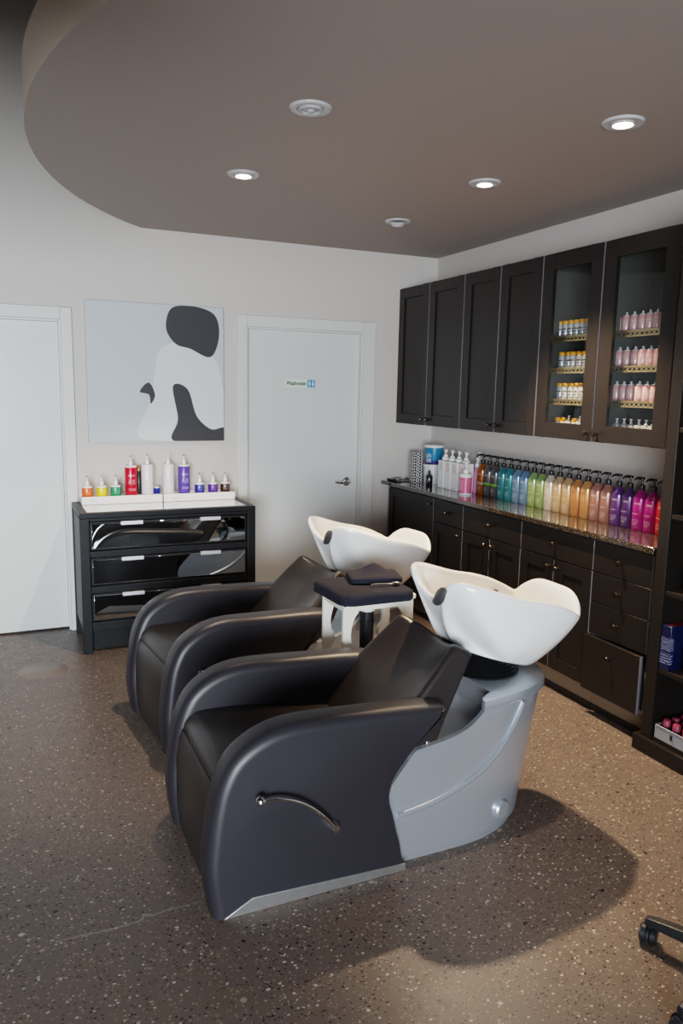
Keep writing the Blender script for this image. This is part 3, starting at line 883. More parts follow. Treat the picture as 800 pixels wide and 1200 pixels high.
for x, c, n, tp in [(1.233, '#23249a', 'deep blue', '#111111'), (1.326, '#4b1f8a', 'purple', '#111111'), (1.412, '#3a1614', 'dark brown', '#3a2a20')]:
    squeeze('color_bottle', 'short %s bottle with white nozzle on the right white tray' % n, x, 5.055, .0325, .060, printed_mat('label_'+n.replace(' ', '_'), c, (.85, .85, .85, 1), .3, bands=BL, side='Y', amount=.3), mat('tip_'+n.replace(' ', '_'), tp, .5), group='short nozzle bottles on the chest')
t = thing('tint_bottle', 'dark bottle with bronze cap behind the red and white bottles', 'bottle', (.842, 5.135, TZ_))
bm = bm_new(); lathe(bm, [(.017, 0), (.018, .003), (.018, .15), (.015, .155)], n=20); finish(bm, 'body', mat('black_green_label', (.02, .035, .035, 1), .3), t, smooth=40)
bm = bm_new(); lathe(bm, [(.015, .155), (.015, .185), (.013, .188), (0, .188)], n=20); finish(bm, 'cap', mat('bronze_cap', (.45, .25, .12, 1), .3, metal=.7), t, smooth=40)
t = thing('tint_jar', 'tiny royal blue jar behind the left tall white bottle', 'jar', (.955, 5.12, TZ_))
bm = bm_new(); lathe(bm, [(.018, 0), (.020, .003), (.020, .035), (.018, .037)], n=20); finish(bm, 'body', mat('royal_blue', '#1b2a9c', .3), t, smooth=40)
bm = bm_new(); lathe(bm, [(.018, .037), (.019, .045), (.017, .047), (0, .047)], n=20); finish(bm, 'lid', M_WHITEP, t, smooth=40)

# ------------------------------------------------------------------ kitchen-style cabinets on the right wall
def knob(parent, x, y, z):
    bm = bm_new(); lathe(bm, [(.008, 0), (.006, -.006), (.0055, -.014), (.012, -.019), (.015, -.025), (.012, -.031), (0, -.033)], (x, y, z), axis='X', n=18)
    finish(bm, 'knob', M_KNOB, parent, smooth=45)
def shaker(name, x, y0, y1, z0, z1, parent, rail=.068, glass=False, flat=False, th=.02):
    """door or drawer front facing -X, outer face at x"""
    bm = bm_new()
    if flat:
        box(bm, x, x+th, y0, y1, z0, z1)
    else:
        for a, b, c, d in ((y0, y0+rail, z0, z1), (y1-rail, y1, z0, z1), (y0+rail, y1-rail, z0, z0+rail), (y0+rail, y1-rail, z1-rail, z1)):
            box(bm, x, x+th, a, b, c, d)
        if not glass:
            box(bm, x+.008, x+th-.002, y0+rail, y1-rail, z0+rail, z1-rail)
    bm.normal_update()
    bmesh.ops.recalc_face_normals(bm, faces=bm.faces)
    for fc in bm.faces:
        if fc.normal.y < -.9 and abs(fc.calc_center_median().y-y0) < 1e-4: fc.material_index = 1  # near side edge coloured paler, as if catching the light
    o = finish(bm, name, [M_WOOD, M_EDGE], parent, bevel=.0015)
    if glass:
        bm = bm_new()
        v = [bm.verts.new((x+.011, a, b)) for a, b in ((y0+rail-.004, z0+rail-.004), (y1-rail+.004, z0+rail-.004), (y1-rail+.004, z1-rail+.004), (y0+rail-.004, z1-rail+.004))]
        bm.faces.new(v); finish(bm, 'pane', GLASS, o)
    return o
XB = 2.72                                           # face of the base doors
ZB0, ZB1 = .134, .905
base_units = [  # y0, y1, kind, label
    (4.44, 5.10, 'door', 'black brown base cabinet with one full door, farthest left under the granite counter'),
    (4.07, 4.44, 'd1', 'narrow black brown base cabinet with one drawer over one door'),
    (3.465, 4.07, 'd2', 'black brown base cabinet, drawer over two doors, behind the farther basin'),
    (2.878, 3.465, 'd2', 'black brown base cabinet, drawer over two doors, directly left of the drawer stack'),
    (2.495, 2.878, 'dr', 'black brown base cabinet of four drawers beside the bookcase')]
def carcass(bm, x0, x1, y0, y1, z0, z1, t=.016, back=True):
    box(bm, x0, x1, y0, y0+t, z0, z1); box(bm, x0, x1, y1-t, y1, z0, z1)
    box(bm, x0, x1, y0+t, y1-t, z0, z0+t); box(bm, x0, x1, y0+t, y1-t, z1-t, z1)
    if back: box(bm, x1-.008, x1, y0+t, y1-t, z0+t, z1-t)
for y0, y1, kind, lab in base_units:
    u = thing('base_cabinet', lab, 'cabinet', (0, 0, 0), group='base cabinets under the counter')
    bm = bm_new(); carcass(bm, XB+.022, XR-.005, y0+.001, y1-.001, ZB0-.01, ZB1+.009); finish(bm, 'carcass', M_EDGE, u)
    bm = bm_new(); box(bm, XB+.055, XB+.07, y0+.001, y1-.001, 0, ZB0-.01); finish(bm, 'plinth', M_TOE, u)
    bm = bm_new(); box(bm, XB+.043, XB+.055, y0+.001, y1-.001, 0, .03); finish(bm, 'plinth_skirt', M_WOOD, u)
    g = .003; ym = (y0+y1)/2
    if kind == 'door':
        d = shaker('door', XB, y0+g, y1-g, ZB0, ZB1, u); knob(d, XB, y0+.035, ZB1-.045)
    elif kind == 'd1':
        d = shaker('drawer', XB, y0+g, y1-g, .749, ZB1, u, flat=True); knob(d, XB, ym, .828)
        d = shaker('door', XB, y0+g, y1-g, ZB0, .744, u); knob(d, XB, y0+.035, .70)
    elif kind == 'd2':
        d = shaker('drawer', XB, y0+g, y1-g, .749, ZB1, u, flat=True); knob(d, XB, ym, .828)
        d = shaker('door', XB, y0+g, ym-g/2, ZB0, .744, u); knob(d, XB, ym-.036, .70)
        d = shaker('door', XB, ym+g/2, y1-g, ZB0, .744, u); knob(d, XB, ym+.036, .70)
    else:
        for z0, z1, dx in ((.749, ZB1, 0), (.594, .745, 0), (.426, .590, 0), (ZB0, .421, -.03)):
            d = shaker('drawer', XB+dx, y0+g, y1-g, z0, z1, u, flat=True, th=.02 if not dx else .02)
            if dx:
                bm = bm_new(); box(bm, XB-.01, XB+.25, y0+.03, y1-.03, z0+.02, z1-.06); finish(bm, 'drawer_box', M_WOODIN, d)
            knob(d, XB+dx, ym, (z0+z1)/2 if not dx else z1-.075)
bm = bm_new(); box(bm, 2.695, XR-.001, 2.478, YB-.004, .916, .946)
tag(finish(bm, 'countertop', M_GRANITE, bevel=.004), 'long polished dark granite countertop along the right wall', 'countertop')

# wall cabinets
XU, ZU0, ZU1 = 2.81, 1.39, 2.388
wall_units = [(4.305, YB-.002, False, 'black brown wall cabinet with two solid doors, in the back right corner'),
              (3.52, 4.305, False, 'black brown wall cabinet with two solid doors, middle of the wall row'),
              (2.568, 3.52, True, 'black brown wall cabinet with two glass doors showing rows of small bottles')]
SH = [1.452, 1.602, 1.775, 1.948]                    # top faces of cabinet floor and shelves
for y0, y1, gl, lab in wall_units:
    u = thing('wall_cabinet', lab, 'cabinet', (0, 0, 0), group='wall cabinets')
    bm = bm_new(); carcass(bm, XU+.022, XR-.002, y0+.001, y1-.001, ZU0+.004, ZU1-.002, .018)
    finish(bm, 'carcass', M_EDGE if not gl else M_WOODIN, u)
    ym = (y0+y1)/2 if not gl else 3.05
    g = .0045
    for a, b, ky in ((y0+g, ym-g, ym-.034), (ym+g, y1-g, ym+.034)):
        d = shaker('door', XU, a, b, ZU0, ZU1, u, rail=.085 if gl else .075, glass=gl); knob(d, XU, ky, ZU0+.042)
    if gl:
        bm = bm_new(); box(bm, XU+.03, XR-.012, ym-.009, ym+.009, ZU0+.022, ZU1-.02); finish(bm, 'divider', M_WOODIN, u)
        for (a, b) in ((y0+.02, ym-.010), (ym+.010, y1-.02)):
            boxo('cabinet_floor', mat('cream_shelf_board', (.42, .40, .38, 1), .4), (XU+.03, XR-.012, a, b, SH[0]-.03, SH[0]), u)
            for z in SH[1:]:
                s = boxo('shelf', M_WOODIN, (XU+.07, XR-.012, a, b, z-.012, z-.001), u)
                bm = bm_new()
                box(bm, XU+.062, XU+.069, a, b, z-.030, z-.026); box(bm, XU+.062, XU+.069, a, b, z-.004, z+.002)
                k = 15
                for i in range(k):
                    p, q = a+(b-a)*i/k, a+(b-a)*(i+1)/k
                    for (s0, s1) in ((z-.026, z-.004), (z-.004, z-.026)):
                        bm2 = [bm.verts.new((xx, yy, zz)) for xx in (XU+.063, XU+.068) for yy, zz in ((p, s0), (p+.006, s0), (q, s1), (q-.006, s1))]
                        bm.faces.new(bm2[:4]); bm.faces.new(bm2[4:])
                finish(bm, 'shelf_edge', M_GOLD, s)

# small bottles in the glass cabinet
M_SILV2 = printed_mat('silver_black_label', (.62, .63, .66, 1), (.02, .02, .03, 1), .25, metal=.35, bands=((.012, .05, .016),), thr=.45, amount=.9)
M_YCAP = mat('amber_yellow_cap', '#e09a12', .35)
M_PINKL = printed_mat('pink_white_label', (.62, .30, .32, 1), (.75, .70, .70, 1), .3, metal=.1, bands=((.01, .062, .011),), thr=.46, amount=.8)
M_CLEARCAP = mat('frosted_cap', (.55, .55, .57, 1), .2)
M_CLEARB = mat('pale_silver_plastic', (.55, .56, .58, 1), .2, metal=.3)
def small_bottle(kind):
    if kind == 'yellow':
        t = thing('styling_bottle', '', 'bottle')
        bm = bm_new(); lathe(bm, [(.0185, 0), (.020, .003), (.020, .066), (.016, .072)], n=18); finish(bm, 'body', M_SILV2, t, smooth=40)
        bm = bm_new(); lathe(bm, [(.018, .072), (.0195, .074), (.0195, .088), (.017, .091), (0, .091)], n=18); finish(bm, 'cap', M_YCAP, t, smooth=40)
    elif kind == 'pink':
        t = thing('spray_can', '', 'spray can')
        bm = bm_new(); lathe(bm, [(.021, 0), (.0225, .003), (.0225, .074), (.018, .080)], n=18); finish(bm, 'body', M_PINKL, t, smooth=40)
        bm = bm_new(); lathe(bm, [(.017, .080), (.017, .084), (.006, .088), (.005, .100), (0, .100)], n=16); finish(bm, 'cap', M_CLEARCAP, t, smooth=40)
    elif kind == 'clear':
        t = thing('pump_vial', '', 'vial')
        bm = bm_new(); lathe(bm, [(.0215, 0), (.023, .002), (.023, .028), (.012, .034), (.010, .036)], n=18); finish(bm, 'body', M_CLEARB, t, smooth=40)
        bm = bm_new(); lathe(bm, [(.009, .036), (.006, .040), (.004, .055), (.009, .056), (.009, .060), (0, .061)], n=14); finish(bm, 'cap', M_CLEARCAP, t, smooth=40)
    else:
        t = thing('styling_jar', '', 'jar')
        bm = bm_new(); lathe(bm, [(.018, 0), (.0195, .003), (.0195, .022), (.016, .026)], n=18); finish(bm, 'body', M_SILV2, t, smooth=40)
        bm = bm_new(); lathe(bm, [(.018, .026), (.0195, .028), (.0195, .044), (.017, .047), (0, .047)], n=18); finish(bm, 'cap', M_YCAP, t, smooth=40)
    return t
protos = {}
def put(kind, x, y, z, label, group):
    if kind not in protos:
        t = small_bottle(kind); t.location = (x, y, z); protos[kind] = t
        t['label'] = label; t['group'] = group
    else:
        dup(protos[kind], (x, y, z), label, group, rotz=random.uniform(-.5, .5))
rowname = ['bottom', 'third', 'second', 'top']
XS = 2.945
def ys(pxs): return pxs
# left pane (farther): Y runs from far-left to near-right
left_rows = {3: [3.525, 3.477, 3.432, 3.388, 3.342, 3.292], 2: [3.540, 3.492, 3.435, 3.400, 3.345, 3.298], 1: [3.535, 3.492, 3.448, 3.396, 3.352, 3.312]}
for r, yl in left_rows.items():
    for i, y in enumerate(yl):
        put('yellow', XS, y-.014, SH[r]+.0005, '%s yellow-capped silver bottle from the left, %s shelf behind left glass door' % (ORD[i], rowname[r]), 'yellow capped bottles behind the left glass door')
for i, (y, k) in enumerate([(3.545, 'clear'), (3.492, 'jar'), (3.448, 'jar'), (3.402, 'clear'), (3.352, 'jar'), (3.312, 'clear')]):
    put(k, XS, y-.014, SH[0]+.0005, '%s small %s from the left, cabinet floor behind left glass door' % (ORD[i], 'yellow-capped jar' if k == 'jar' else 'clear vial'), 'jars and vials behind the left glass door')
right_rows = {3: [3.075, 3.022, 2.970, 2.915, 2.868, 2.822, 2.776], 2: [3.050, 3.000, 2.945, 2.895, 2.845, 2.795], 1: [3.055, 3.005, 2.957, 2.900, 2.850, 2.800]}
for r, yl in right_rows.items():
    for i, y in enumerate(yl):
        put('pink', XS, y-.014, SH[r]+.0005, '%s pink and white can from the left, %s shelf behind right glass door' % (ORD[i], rowname[r]), 'pink cans behind the right glass door')
for i, y in enumerate([3.035, 2.985, 2.938, 2.885, 2.838, 2.795]):
    put('clear', XS, y-.014, SH[0]+.0005, '%s clear silver vial from the left, cabinet floor behind right glass door' % ORD[i], 'clear vials behind the right glass door')

# ------------------------------------------------------------------ rainbow of pump bottles on the counter
ZK = .9462
def pump_bm(h, r, dirv, s=1., long=.052):
    bm = bm_new()
    lathe(bm, [(.0155*s, h), (.0165*s, h+.003), (.0165*s, h+.024*s), (.012*s, h+.028*s), (.006*s, h+.030*s), (.005*s, h+.052*s), (.011*s, h+.053*s), (.012*s, h+.062*s), (.009*s, h+.066*s), (0, h+.066*s)], n=18)
    d = Vector(dirv).normalized()
    z = h+.059*s
    tube(bm, [(-.012*d.x, -.012*d.y, z+.001), (.02*d.x, .02*d.y, z+.003), (long*.8*d.x, long*.8*d.y, z), (long*d.x, long*d.y, z-.010)], [.006*s, .0075*s, .005*s, .0038*s], n=8)
    return bm
def body_prof(r, h):
    return [(r*.90, 0), (r, .006), (r, h*.78), (r*.985, h*.81), (r*.90, h*.85), (r*.62, h*.93), (.017, h*.975), (.0155, h)]
NOZ = (-.92, .40)
rain = [  # y, colour, name, place words
    (4.270, '#8a4a18', 'amber brown', 'beside the pink bottle', '#d9c7a8'), (4.184, '#4c494d', 'charcoal grey', 'next to the amber bottle', None), (4.100, '#4a474a', 'charcoal grey', 'next to the teal bottles', None),
    (4.021, '#25707a', 'teal', 'beside the charcoal bottles', None), (3.943, '#27747c', 'teal', 'beside the blue bottles', None),
    (3.834, '#5d7a98', 'steel blue', 'beside the teal bottles', None), (3.759, '#577698', 'steel blue', 'beside the green bottles', None),
    (3.686, '#7b935e', 'leaf green', 'beside the blue bottles', None), (3.586, '#768e5a', 'leaf green', 'beside the pearl white bottle', None),
    (3.514, '#bab0a0', 'pearl white', 'between the green and the gold bottles', None),
    (3.422, '#b09270', 'pale gold', 'beside the pearl white bottle', None), (3.356, '#b1906c', 'pale gold', 'beside the copper orange bottles', None),
    (3.290, '#ac744a', 'copper orange', 'beside the pale gold bottles', None), (3.204, '#b27e52', 'copper orange', 'beside the rose copper bottles', None),
    (3.118, '#94675c', 'rose copper', 'beside the copper orange bottles', None), (3.036, '#90635a', 'rose copper', 'beside the purple bottles', None),
    (2.958, '#52306a', 'dark purple', 'beside the rose copper bottles', None), (2.880, '#4a2b60', 'dark purple', 'beside the magenta bottles', None),
    (2.790, '#9c1e76', 'magenta', 'beside the purple bottles', None), (2.712, '#961a70', 'magenta', 'beside the red bottle', None),
    (2.632, '#a8141c', 'red', 'half hidden by the bookcase', None)]
for i, (y, c, n, where, band) in enumerate(rain):
    y = 4.255 - .0778*i + random.uniform(-.0008, .0008)
    r, h = .0375, .208
    t = thing('pump_bottle', '%s bottle with black pump on the counter, %s' % (n, where), 'bottle', (2.985, y, ZK), group='row of coloured pump bottles on the counter')
    dark = n in ('pearl white', 'copper orange')
    ink = (.03, .02, .02, 1) if dark else (.8, .8, .82, 1)
    m = printed_mat('bottle_'+c[1:], c, ink, .27, metal=.35, bands=((.018, .022, .004), (.028, .060, .005), (.082, .094, .013)), amount=.4, coat=.4,
                    band2=(.070, .085, '#9b8f7c') if band else ((.075, .09, '#5d9a2a') if 'charcoal' in n else None))
    bm = bm_new(); lathe(bm, body_prof(r, h), n=30); b = finish(bm, 'body', m, t, smooth=40)
    finish(pump_bm(h, r, NOZ, 1., .044), 'pump', M_BLACK, t, smooth=45)
    text_cyl('ONC', .015, r+.0005, .140, -PI+.30, mat('ink_dark', (.03, .02, .02, 1), .5) if dark else mat('dim_print', (.42, .42, .44, 1), .5), t)

# items at the far end of the counter
def white_pump_bottle(label, x, y, ink, sq=True):
    t = thing('pump_bottle', label, 'bottle', (x, y, ZK), group='white square pump bottles at the far end of the counter')
    a, h = .0385, .200
    bm = bm_new(); box(bm, -a, a, -a, a, 0, h)
    b = finish(bm, 'body', printed_mat('white_card_'+ink[1:], (.76, .74, .73, 1), ink, .45, bands=((.120, .185, .006), (.012, .018, .006)), amount=.75, thr=.42), t, bevel=.004, seg=3)
    bm = bm_new(); lathe(bm, [(.018, h), (.026, h+.004), (.026, h+.018), (.017, h+.026)], n=20)
    bm2 = pump_bm(h+.012, .03, (-.2, -.98), 1., .034); me = bpy.data.meshes.new('tmp'); bm2.to_mesh(me); bm2.free(); bm.from_mesh(me); bpy.data.meshes.remove(me)
    finish(bm, 'pump', M_WHITEP, t, smooth=45)
    return t
for y, ink, w in [(4.640, '#5f9aa5', 'with grey-green print, nearest the bucket tubs'), (4.552, '#c4453f', 'with red print, second from the bucket tubs'), (4.464, '#55565c', 'with grey print, third from the bucket tubs'), (4.376, '#d0584a', 'with coral print, beside the pink bottle')]:
    white_pump_bottle('white square bottle with white pump %s' % w, 2.93, y, ink)
t = thing('lotion_bottle', 'white pump bottle standing behind the pink lotion bottle', 'bottle', (3.075, 4.43, ZK))
bm = bm_new(); lathe(bm, body_prof(.036, .20), n=24); finish(bm, 'body', mat('translucent_white', (.70, .69, .70, 1), .3), t, smooth=40)
finish(pump_bm(.20, .03, (-.3, -.95), 1.15, .03), 'pump', M_WHITEP, t, smooth=45)
t = thing('lotion_bottle', 'short wide pink lotion bottle with white pump in front of white bottles', 'bottle', (2.865, 4.275, ZK))
bm = bm_new(); lathe(bm, [(.040, 0), (.042, .004), (.042, .012)], n=28); finish(bm, 'foot', M_WHITEP, t, smooth=40)
bm = bm_new(); lathe(bm, [(.042, .012), (.042, .118)], n=28); finish(bm, 'body', printed_mat('pink_lotion', '#d2648c', (.85, .80, .82, 1), .3, bands=((.03, .10, .010),), amount=.5), t, smooth=40)
bm = bm_new(); lathe(bm, [(.042, .118), (.043, .120), (.043, .136), (.038, .142), (.018, .145)], n=28)
bm2 = pump_bm(.142, .03, (-.3, -.95), 1.15, .028); me = bpy.data.meshes.new('tmp'); bm2.to_mesh(me); bm2.free(); bm.from_mesh(me); bpy.data.meshes.remove(me)
finish(bm, 'pump', M_WHITEP, t, smooth=45)
t = thing('lotion_bottle', 'slim glossy pink bottle with white pump left of the amber bottle', 'bottle', (3.002, 4.345, ZK))
bm = bm_new(); lathe(bm, body_prof(.026, .175), n=24); finish(bm, 'body', mat('glossy_pink', '#d98aae', .2), t, smooth=40)
finish(pump_bm(.175, .03, (-.5, -.86), 1.0, .028), 'pump', M_WHITEP, t, smooth=45)

def tub(label, x, y, z, m, lid_m, r=.072, h=.145):
    t = thing('product_tub', label, 'tub', (x, y, z), group='stacked round tubs at the end of the counter')
    bm = bm_new(); lathe(bm, [(r*.88, 0), (r*.90, .004), (r*.97, h-.022), (r*.97, h-.020)], n=32); finish(bm, 'body', m, t, smooth=40)
    bm = bm_new(); lathe(bm, [(r*1.0, h-.020), (r*1.03, h-.016), (r*1.03, h-.002), (r*.99, h), (r*.95, h-.003), (0, h-.003)], n=32); finish(bm, 'lid', lid_m, t, smooth=40)
    return t
tub('white lidded tub on the counter, under the blue tub', 2.985, 4.905, ZK, printed_mat('white_tub', (.70, .69, .69, 1), (.4, .4, .42, 1), .4, bands=((.03, .07, .008),), amount=.4), M_WHITEP)
tb = tub('blue tub with white lid and lettering, stacked on the white tub', 2.990, 4.900, ZK+.1455, printed_mat('blue_tub', '#1278a6', '#0f5f86', .35, bands=((.02, .1, .02),), amount=.2, band2=(.0, .03, '#2a2f6a')), M_WHITEP)
text_cyl('ish', .050, .0705, .068, -PI+.35, INKW, tb); text_cyl('lift', .046, .0688, .030, -PI+.40, INKW, tb)
t = thing('dropper_bottle', 'small black dropper bottle standing before the white tub', 'bottle', (2.895, 4.80, ZK))
bm = bm_new(); lathe(bm, [(.023, 0), (.025, .003), (.025, .066), (.021, .074), (.011, .078)], n=22); finish(bm, 'body', printed_mat('black_dropper', (.012, .012, .014, 1), (.45, .45, .45, 1), .25, bands=((.02, .05, .006),), amount=.5), t, smooth=40)
bm = bm_new(); lathe(bm, [(.012, .078), (.012, .090), (.008, .092), (.008, .104), (.004, .110), (0, .110)], n=16); finish(bm, 'dropper_cap', M_BLACK, t, smooth=40)
bm = bm_new(); box(bm, -.036, .036, -.036, .036, 0, .232)
o = finish(bm, 'gift_box', lattice_mat(), bevel=.002); o.location = (2.885, 4.985, ZK)
tag(o, 'tall black box with white lattice pattern left of the tubs', 'box')
t = thing('shallow_dish', 'flat black dish of small dark things on the counter end by the wall', 'dish', (2.81, 5.08, ZK))
bm = bm_new(); prism(bm, [(-.075, 0), (.075, 0), (.085, .016), (.078, .016), (.07, .005), (-.07, .005), (-.078, .016), (-.085, .016)], -.075, .075); finish(bm, 'dish', M_BLACK, t, bevel=.002)
bm = bm_new(); lathe(bm, [(.030, .005), (.030, .022), (0, .023)], (-.02, .02, 0), n=20); finish(bm, 'lid_disc', mat('smoked_plastic', (.12, .14, .13, 1), .15), t, smooth=40)

# ------------------------------------------------------------------ open bookcase at the right edge
bc = thing('bookcase', 'tall dark open bookcase at the right edge, beside the drawers', 'bookcase', (0, 0, 0))
XK, YK0, YK1 = 2.66, 1.62, 2.43
bm = bm_new(); box(bm, XK, XR-.003, YK1-.06, YK1, .075, 2.40); finish(bm, 'side_panel', M_WOOD, bc, bevel=.002)
bm = bm_new(); box(bm, XK, XR-.003, YK0, YK0+.04, .075, 2.40); finish(bm, 'side_panel', M_WOOD, bc, bevel=.002)
bm = bm_new(); box(bm, XR-.02, XR-.003, YK0+.04, YK1-.06, .075, 2.40); finish(bm, 'back_panel', M_WOOD, bc)
bm = bm_new(); box(bm, XK, XR-.003, YK0+.04, YK1-.06, 2.37, 2.40); finish(bm, 'top_board', M_WOOD, bc)
bm = bm_new(); box(bm, XK-.02, XR-.003, YK0-.02, YK1+.03, 0, .075); finish(bm, 'plinth', M_WOOD, bc, bevel=.004)
SHB = [.092, .419, .779, 1.122, 1.50, 1.88]
for z in SHB:
    bm = bm_new(); box(bm, XK+.004, XR-.02, YK0+.04, YK1-.06, z-.022, z); finish(bm, 'shelf', M_WOOD, bc, bevel=.002)
yi = YK1-.06
t = thing('hair_colour_box', 'upright dark blue carton on the bookcase shelf below the counter level', 'box', (2.665, yi-.004, SHB[1]))
bm = bm_new(); box(bm, 0, .17, -.052, 0, 0, .205)
finish(bm, 'carton', printed_mat('blue_carton', '#081038', (.45, .5, .75, 1), .4, bands=((.09, .15, .008), (.03, .08, .012)), side='Y', amount=.5), t, bevel=.0015)
boxo('red_seal', mat('carton_red', '#7a1a24', .5), (.02, .14, -.045, -.008, .2051, .2056), t)
t = thing('lotion_bottle', 'white bottle beside the dark blue carton on the bookcase', 'bottle', (2.735, 2.245, SHB[1]))
bm = bm_new(); lathe(bm, [(.032, 0), (.035, .004), (.035, .115), (.018, .135), (.014, .14), (.014, .165), (0, .166)], n=24); finish(bm, 'body', mat('pale_mint_plastic', (.62, .68, .68, 1), .3), t, smooth=40)
t = thing('lotion_bottle', 'pale bottle on the bookcase shelf level with the top drawer', 'bottle', (2.72, 2.262, SHB[2]))
bm = bm_new(); lathe(bm, [(.030, 0), (.032, .004), (.032, .09), (.016, .105), (.013, .11), (.013, .13), (0, .131)], n=24); finish(bm, 'body', mat('cream_plastic', (.62, .60, .55, 1), .3), t, smooth=40)
t = thing('round_container', 'grey lilac round container on the bookcase shelf beside the magenta bottles', 'container', (2.72, 2.285, SHB[3]))
bm = bm_new(); lathe(bm, [(.036, 0), (.04, .005), (.042, .07), (.03, .09), (0, .094)], n=24); finish(bm, 'body', mat('lilac_grey_plastic', (.075, .06, .085, 1), .35), t, smooth=40)
# tray of pink rollers on the bottom shelf
t = thing('roller_tray', 'pale grey tray full of small pink capped bottles on the bookcase bottom shelf', 'tray', (2.668, 2.36, SHB[0]))
bm = bm_new()
box(bm, 0, .30, -.36, -.354, 0, .062); box(bm, 0, .30, -.006, 0, 0, .062); box(bm, 0, .006, -.354, -.006, 0, .062); box(bm, .294, .30, -.354, -.006, 0, .062); box(bm, .006, .294, -.354, -.006, 0, .006)
finish(bm, 'tray_body', mat('pale_grey_tray', (.24, .24, .27, 1), .4), t, bevel=.002)
bm = bm_new(); box(bm, -.002, 0, -.10, -.09, .02, .045); finish(bm, 'latch', M_BLACK, t)
pv = None
for i in range(6):
    for j in range(3):
        x, y = 2.668+.034+j*.055, 2.36-.036-i*.055
        lab = '%s pink-capped bottle in the %s row of the grey bookcase tray' % (ORD[i], ['front', 'middle', 'back'][j])
        if pv is None:
            pv = thing('polish_bottle', lab, 'bottle', (x, y, SHB[0]+.0062), group='pink capped bottles in the bookcase tray')
            bm = bm_new(); lathe(bm, [(.018, 0), (.020, .003), (.020, .045), (.012, .052)], n=16); finish(bm, 'body', mat('dark_glass_body', (.06, .05, .06, 1), .2), pv, smooth=40)
            bm = bm_new(); lathe(bm, [(.014, .052), (.018, .055), (.018, .078), (.013, .084), (0, .084)], n=16); finish(bm, 'cap', mat('dusty_pink_cap', '#8a3450', .4), pv, smooth=40)
        else: dup(pv, (x, y, SHB[0]+.0062), lab)

# ------------------------------------------------------------------ rolling stool base at the lower right
rs = thing('rolling_stool', 'black rolling stool base with casters at the lower right corner', 'stool', (1.821, 1.204, 0))
c1 = Vector((1.715-1.821, 1.47-1.204))
a0 = math.atan2(c1.y, c1.x); R0 = c1.length
M_NYL = mat('black_nylon', (.010, .011, .014, 1), .42)
bm = bm_new(); lathe(bm, [(.042, .062), (.045, .07), (.045, .115), (.030, .125), (.026, .13), (.026, .30), (.018, .302), (.018, .40)], n=26); finish(bm, 'column', M_NYL, rs, smooth=40)
bm = bm_new(); lathe(bm, [(.10, .40), (.17, .41), (.18, .43), (.18, .465), (.16, .48), (0, .485)], n=40); finish(bm, 'seat', M_SEATL, rs, smooth=50)
for k in range(5):
    a = a0 + 2*PI*k/5; ca, sa = math.cos(a), math.sin(a)
    bm = bm_new()
    sec = []
    for u, wd, z0, z1 in ((.03, .026, .062, .108), (.12, .024, .066, .104), (.20, .022, .066, .096), (R0-.015, .020, .062, .086), (R0+.012, .016, .062, .080)):
        sec.append([bm.verts.new((u*ca - s*wd*sa, u*sa + s*wd*ca, z)) for s, z in ((-1, z0), (1, z0), (.75, z1), (-.75, z1))])
    for p, q in zip(sec, sec[1:]):
        for i in range(4): bm.faces.new((p[i], p[(i+1) % 4], q[(i+1) % 4], q[i]))
    bm.faces.new(sec[0]); bm.faces.new(sec[-1])
    lg = finish(bm, 'leg', M_NYL, rs, bevel=.005, seg=3)
    wx, wy = (R0)*ca, (R0)*sa
    wa = .55 + k*1.3
    bm = bm_new()
    for s in (-1, 1):
        b2 = bm_new(); lathe(b2, [(0, .004), (.008, .004), (.024, .003), (.0275, .007), (.0275, .020), (.024, .024), (.010, .0255), (0, .0255)], n=24, axis='Y')
        if s < 0: bmesh.ops.scale(b2, vec=(1, -1, 1), verts=b2.verts)
        bmesh.ops.transform(b2, matrix=Matrix.Translation((wx, wy, .0275)) @ Matrix.Rotation(wa, 4, 'Z'), verts=b2.verts)
        me = bpy.data.meshes.new('tmp'); b2.to_mesh(me); b2.free(); bm.from_mesh(me); bpy.data.meshes.remove(me)
    lathe(bm, [(.010, .045), (.012, .055), (.012, .066)], (wx, wy, 0), n=14)
    b2 = bm_new(); lathe(b2, [(.0, -.0035), (.031, -.0035), (.031, .0035), (0, .0035)], n=24, axis='Y')
    for v in b2.verts: v.co.z = max(v.co.z, -.008)
    bmesh.ops.transform(b2, matrix=Matrix.Translation((wx, wy, .0275)) @ Matrix.Rotation(wa, 4, 'Z'), verts=b2.verts)
    me = bpy.data.meshes.new('tmp'); b2.to_mesh(me); b2.free(); bm.from_mesh(me); bpy.data.meshes.remove(me)
    finish(bm, 'caster', M_NYL, lg, smooth=40)

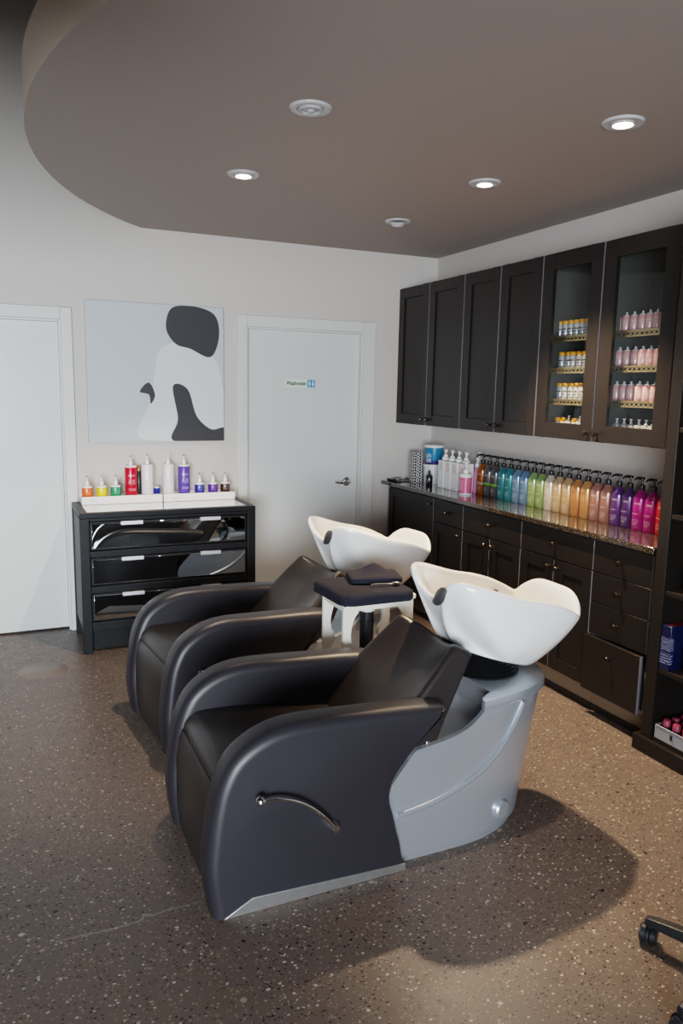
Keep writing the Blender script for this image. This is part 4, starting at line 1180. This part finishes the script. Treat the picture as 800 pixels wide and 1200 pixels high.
# ------------------------------------------------------------------ lights
def area(name, loc, target, sx, sy, power, col, spread=180):
    l = bpy.data.lights.new(name, 'AREA'); l.shape = 'RECTANGLE'; l.size = sx; l.size_y = sy; l.energy = power; l.color = col
    l.spread = math.radians(spread)
    o = bpy.data.objects.new(name, l); C.objects.link(o); o.location = loc
    o.rotation_euler = (Vector(target)-Vector(loc)).to_track_quat('-Z', 'Y').to_euler()
    return o
area('window_daylight', (-1.65, YF+.05, 1.20), (-.3, 4.5, .85), 2.9, 1.6, 285, (.87, .94, 1.0), 120)
def spot(loc, tgt, power, ang, col=(1, .80, .61), blend=.6):
    l = bpy.data.lights.new('downlight_lamp', 'SPOT'); l.energy = power; l.color = col; l.spot_size = math.radians(ang); l.spot_blend = blend; l.shadow_soft_size = .03
    o = bpy.data.objects.new('downlight_lamp', l); C.objects.link(o); o.location = loc
    o.rotation_euler = (Vector(tgt)-Vector(loc)).to_track_quat('-Z', 'Y').to_euler()
spot((1.126, 3.68, ZD-.03), (.95, 4.2, 0), 110, 85)
spot((2.215, 3.257, ZD-.03), (2.5, 2.80, 0), 370, 82, (1, .73, .47))
spot((2.185, 2.326, ZD-.03), (2.35, 2.2, 0), 60, 70)
w = bpy.data.worlds.new('World'); scene.world = w; w.use_nodes = True
nt = w.node_tree; bg = nt.nodes['Background']
sky = nt.nodes.new('ShaderNodeTexSky'); sky.sky_type = 'HOSEK_WILKIE' if hasattr(sky, 'sky_type') else sky.sky_type
try: sky.sun_direction = (.3, .5, .8)
except Exception: pass
nt.links.new(sky.outputs[0], bg.inputs['Color']); bg.inputs['Strength'].default_value = .6

# ------------------------------------------------------------------ camera
F, YAW, PIT, ROL = 884.04, .427247, .1602037, .019541
cy_, sy_ = math.cos(YAW), math.sin(YAW); cp, sp_ = math.cos(PIT), math.sin(PIT)
f = Vector((sy_*cp, cy_*cp, -sp_)); r = Vector((cy_, -sy_, 0)); u = r.cross(f)
r2 = r*math.cos(ROL) + u*math.sin(ROL); u2 = u*math.cos(ROL) - r*math.sin(ROL)
cam = bpy.data.cameras.new('camera'); co = bpy.data.objects.new('camera', cam); C.objects.link(co)
co.matrix_world = Matrix(((r2.x, u2.x, -f.x, 0), (r2.y, u2.y, -f.y, 0), (r2.z, u2.z, -f.z, 1.63), (0, 0, 0, 1)))
cam.sensor_fit = 'HORIZONTAL'; cam.sensor_width = 36; cam.lens = F/800*36; cam.clip_start = .05
scene.camera = co
scene.view_settings.view_transform = 'Filmic'
scene.view_settings.look = 'Medium High Contrast'
scene.view_settings.exposure = .18
